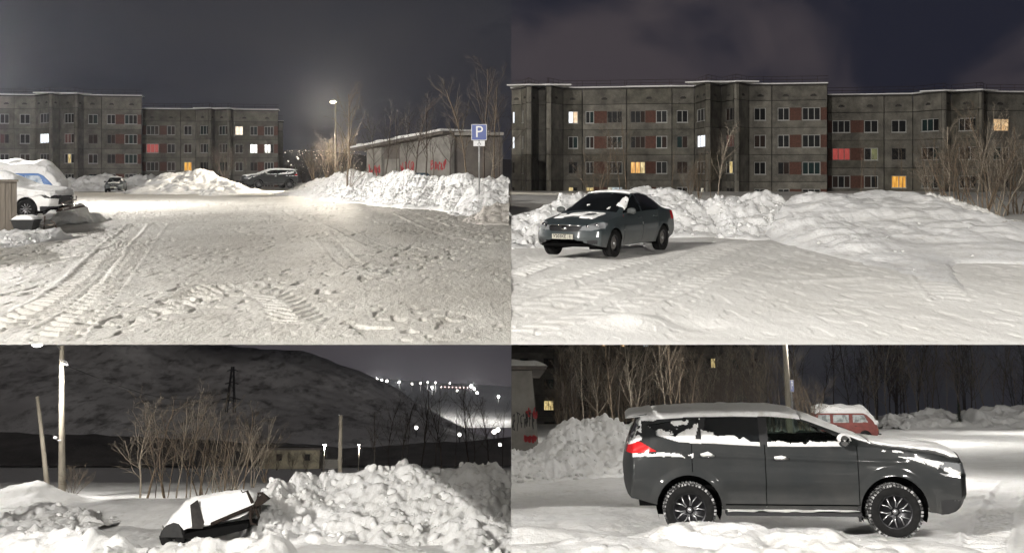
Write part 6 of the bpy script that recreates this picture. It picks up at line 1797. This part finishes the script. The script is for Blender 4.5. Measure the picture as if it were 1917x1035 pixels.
# power pylon on the slope
D_ = 600
b = at('L', 431, 772, D_)
t = thing('power_pylon', 'faint lattice power pylon on the dark hillside', 'pylon', 'L', b)
PY = mat('pylon_steel', (.03, .03, .032), .8)
hh = at('L', 431, 686, D_)[2] - b[2]
for sx, sy in ((-1, -1), (1, -1), (1, 1), (-1, 1)): MB().tube([(sx * 2.2, sy * 2.2, 0), (sx * .5, sy * .5, hh)], .35, 4).build('leg', PY, t)
for f_, w in ((.28, 5.4), (.62, 3.6), (.9, 3.0)):
    MB().tube([(-w, 0, hh * f_), (0, 0, hh * f_ + 1.2), (w, 0, hh * f_)], .3, 4).build('cross_arm', PY, t)
for k in range(6):
    z0, z1 = hh * k / 6, hh * (k + 1) / 6; w0, w1 = 2.2 - 1.7 * k / 6, 2.2 - 1.7 * (k + 1) / 6; s_ = 1 if k % 2 else -1
    MB().tube([(s_ * w0, -w0, z0), (-s_ * w1, -w1, z1)], .18, 4).build('brace', PY, t)

# house and walls down in the valley
D_ = 200
b = at('L', 545, 872, D_)
t = thing('valley_house', 'low pale building beside the bright lamp in the valley', 'house', 'L', b)
hs = at('L', 545, 842, D_)[2] - b[2]; w = 58 / F * D_ / 1.03
MB().box((-w, 0, -.5), (w * .9, 8, hs)).build('wall', mat('valley_wall', (.30, .27, .19), .9, col2=(.15, .135, .10), nscale=.6), t)
MB().box((-w - .4, -.4, hs + .01), (w * .9 + .4, 8.4, hs + .35)).build('roof', PLASTER_D, t)
for k in (1, 4): MB().box((-w + 1.2 + k * 1.7, -.06, hs * .35), (-w + 2.2 + k * 1.7, -.01, hs * .75)).build('window', GLASS, t)
MB().box((w * .9 + .5, 1, -.5), (w * .9 + 3.5, 6, hs * .4)).build('annex', mat('valley_wall2', (.22, .21, .19), .9), t)
# floodlights far away
FL = mat('flood_lens', (1, 1, 1), .3, emit=(1, .97, .88), estr=6)
FLP = mat('flood_lens_pink', (1, .8, .8), .3, emit=(1, .62, .58), estr=5)
rnd = random.Random(5)
def flood(px, py, D, r, m, label, group, power=0):
    b = at('L', px, py + 14, D); top = at('L', px, py, D)[2] - b[2]
    t = thing('floodlight', label, 'lamp', 'L', b, group=group)
    MB().tube([(0, 0, -1), (0, 0, top - r)], .25, 5).build('mast', PY, t)
    MB().lathe([(.001, r), (r * .7, r * .7), (r, 0), (r * .7, -r * .7), (.001, -r)], 10, 'Z', (0, 0, top)).build('lens', m, t, smooth=True)
    if power: point_light('lamp_light', 'L', (0, -3, top), power, COOL, t, r=1)
g = 'floodlights along the far bright slope'
FLN = sorted((705, 714, 724, 747, 771, 787, 809, 800, 815, 842, 855, 882, 888, 893, 933))
for px, py, r, pw in ((705, 711, 1.9, 70000), (714, 712, 1.6, 0), (724, 713, 1.5, 0), (747, 715, 1.3, 50000), (771, 718, 1.2, 0), (787, 717, 1.2, 0), (809, 725, 1.4, 60000), (800, 715, .9, 0), (815, 716, 1.1, 0), (842, 717, 1.0, 0), (855, 731, 1.3, 0), (882, 722, 1.7, 70000), (888, 728, 1.5, 0), (893, 735, 1.6, 0), (933, 742, 1.4, 45000)):
    flood(px, py, 1180, r, FL, '%s from left of the white floodlights above the dark ridge' % ORD[FLN.index(px)], g, pw)
for px in range(826, 884, 7): flood(px, 724 + (px - 826) * .02, 1178, .6, FLP, '%s from left of the tiny pinkish lamps in a dotted line' % ORD[(px - 826) // 7], 'pinkish lamp line')
g = 'single lights on the dark wooded slope'
for px, py, r in ((779, 800, .9), (860, 813, .9), (925, 808, 1.1), (932, 804, 1.1), (936, 832, .8)):
    flood(px, py, 520, r, FL, '%s from left of the lone lights on the dark wooded slope' % ORD[(779, 860, 925, 932, 936).index(px)], g)
# lights of the town across the valley, upper left
mb = MB(); rnd = random.Random(8)
def star(mb, p, r):
    n = len(mb.v); mb.v += [(p[0] + r, p[1], p[2]), (p[0] - r, p[1], p[2]), (p[0], p[1] - r, p[2]), (p[0], p[1], p[2] + r), (p[0], p[1], p[2] - r)]
    mb.f += [(n + 3, n, n + 2), (n + 3, n + 2, n + 1), (n + 4, n + 2, n), (n + 4, n + 1, n + 2)]
for k in range(150):
    px = rnd.uniform(528, 700); py = 282 + 42 * rnd.random() ** 1.6
    star(mb, at('U', px, py, 690), rnd.choice((.10, .12, .16, .2, .26)))
for px, py, r in ((558, 297, .8), (556, 294, .5), (540, 302, .55), (560, 283, .4), (572, 282, .45), (545, 309, .5), (534, 286, .45)): star(mb, at('U', px, py, 688), r)
tag(mb.build('town_lights', mat('town_glow', (1, 1, 1), .3, emit=(1, .9, .75), estr=2.2), st='U'), 'scattered lights of the town across the valley', 'lights', kind='stuff')

# ------------------------------------------------------------------ cold night air: lamps get their glow, far things fade
hz = MB().box((-1700, -80, -560), (1700, 2200, 75))
hm = bpy.data.materials.new('night_air'); hm.use_nodes = True
hn = hm.node_tree; hn.nodes.remove(hn.nodes['Principled BSDF'])
hv = hn.nodes.new('ShaderNodeVolumePrincipled'); hv.inputs['Color'].default_value = (.9, .92, 1.0, 1); hv.inputs['Density'].default_value = .00017; hv.inputs['Anisotropy'].default_value = .7
hn.links.new(hv.outputs[0], hn.nodes['Material Output'].inputs['Volume'])
tag(hz.build('haze', hm, st='U'), 'thin cold night haze over the yards', 'haze', kind='stuff')
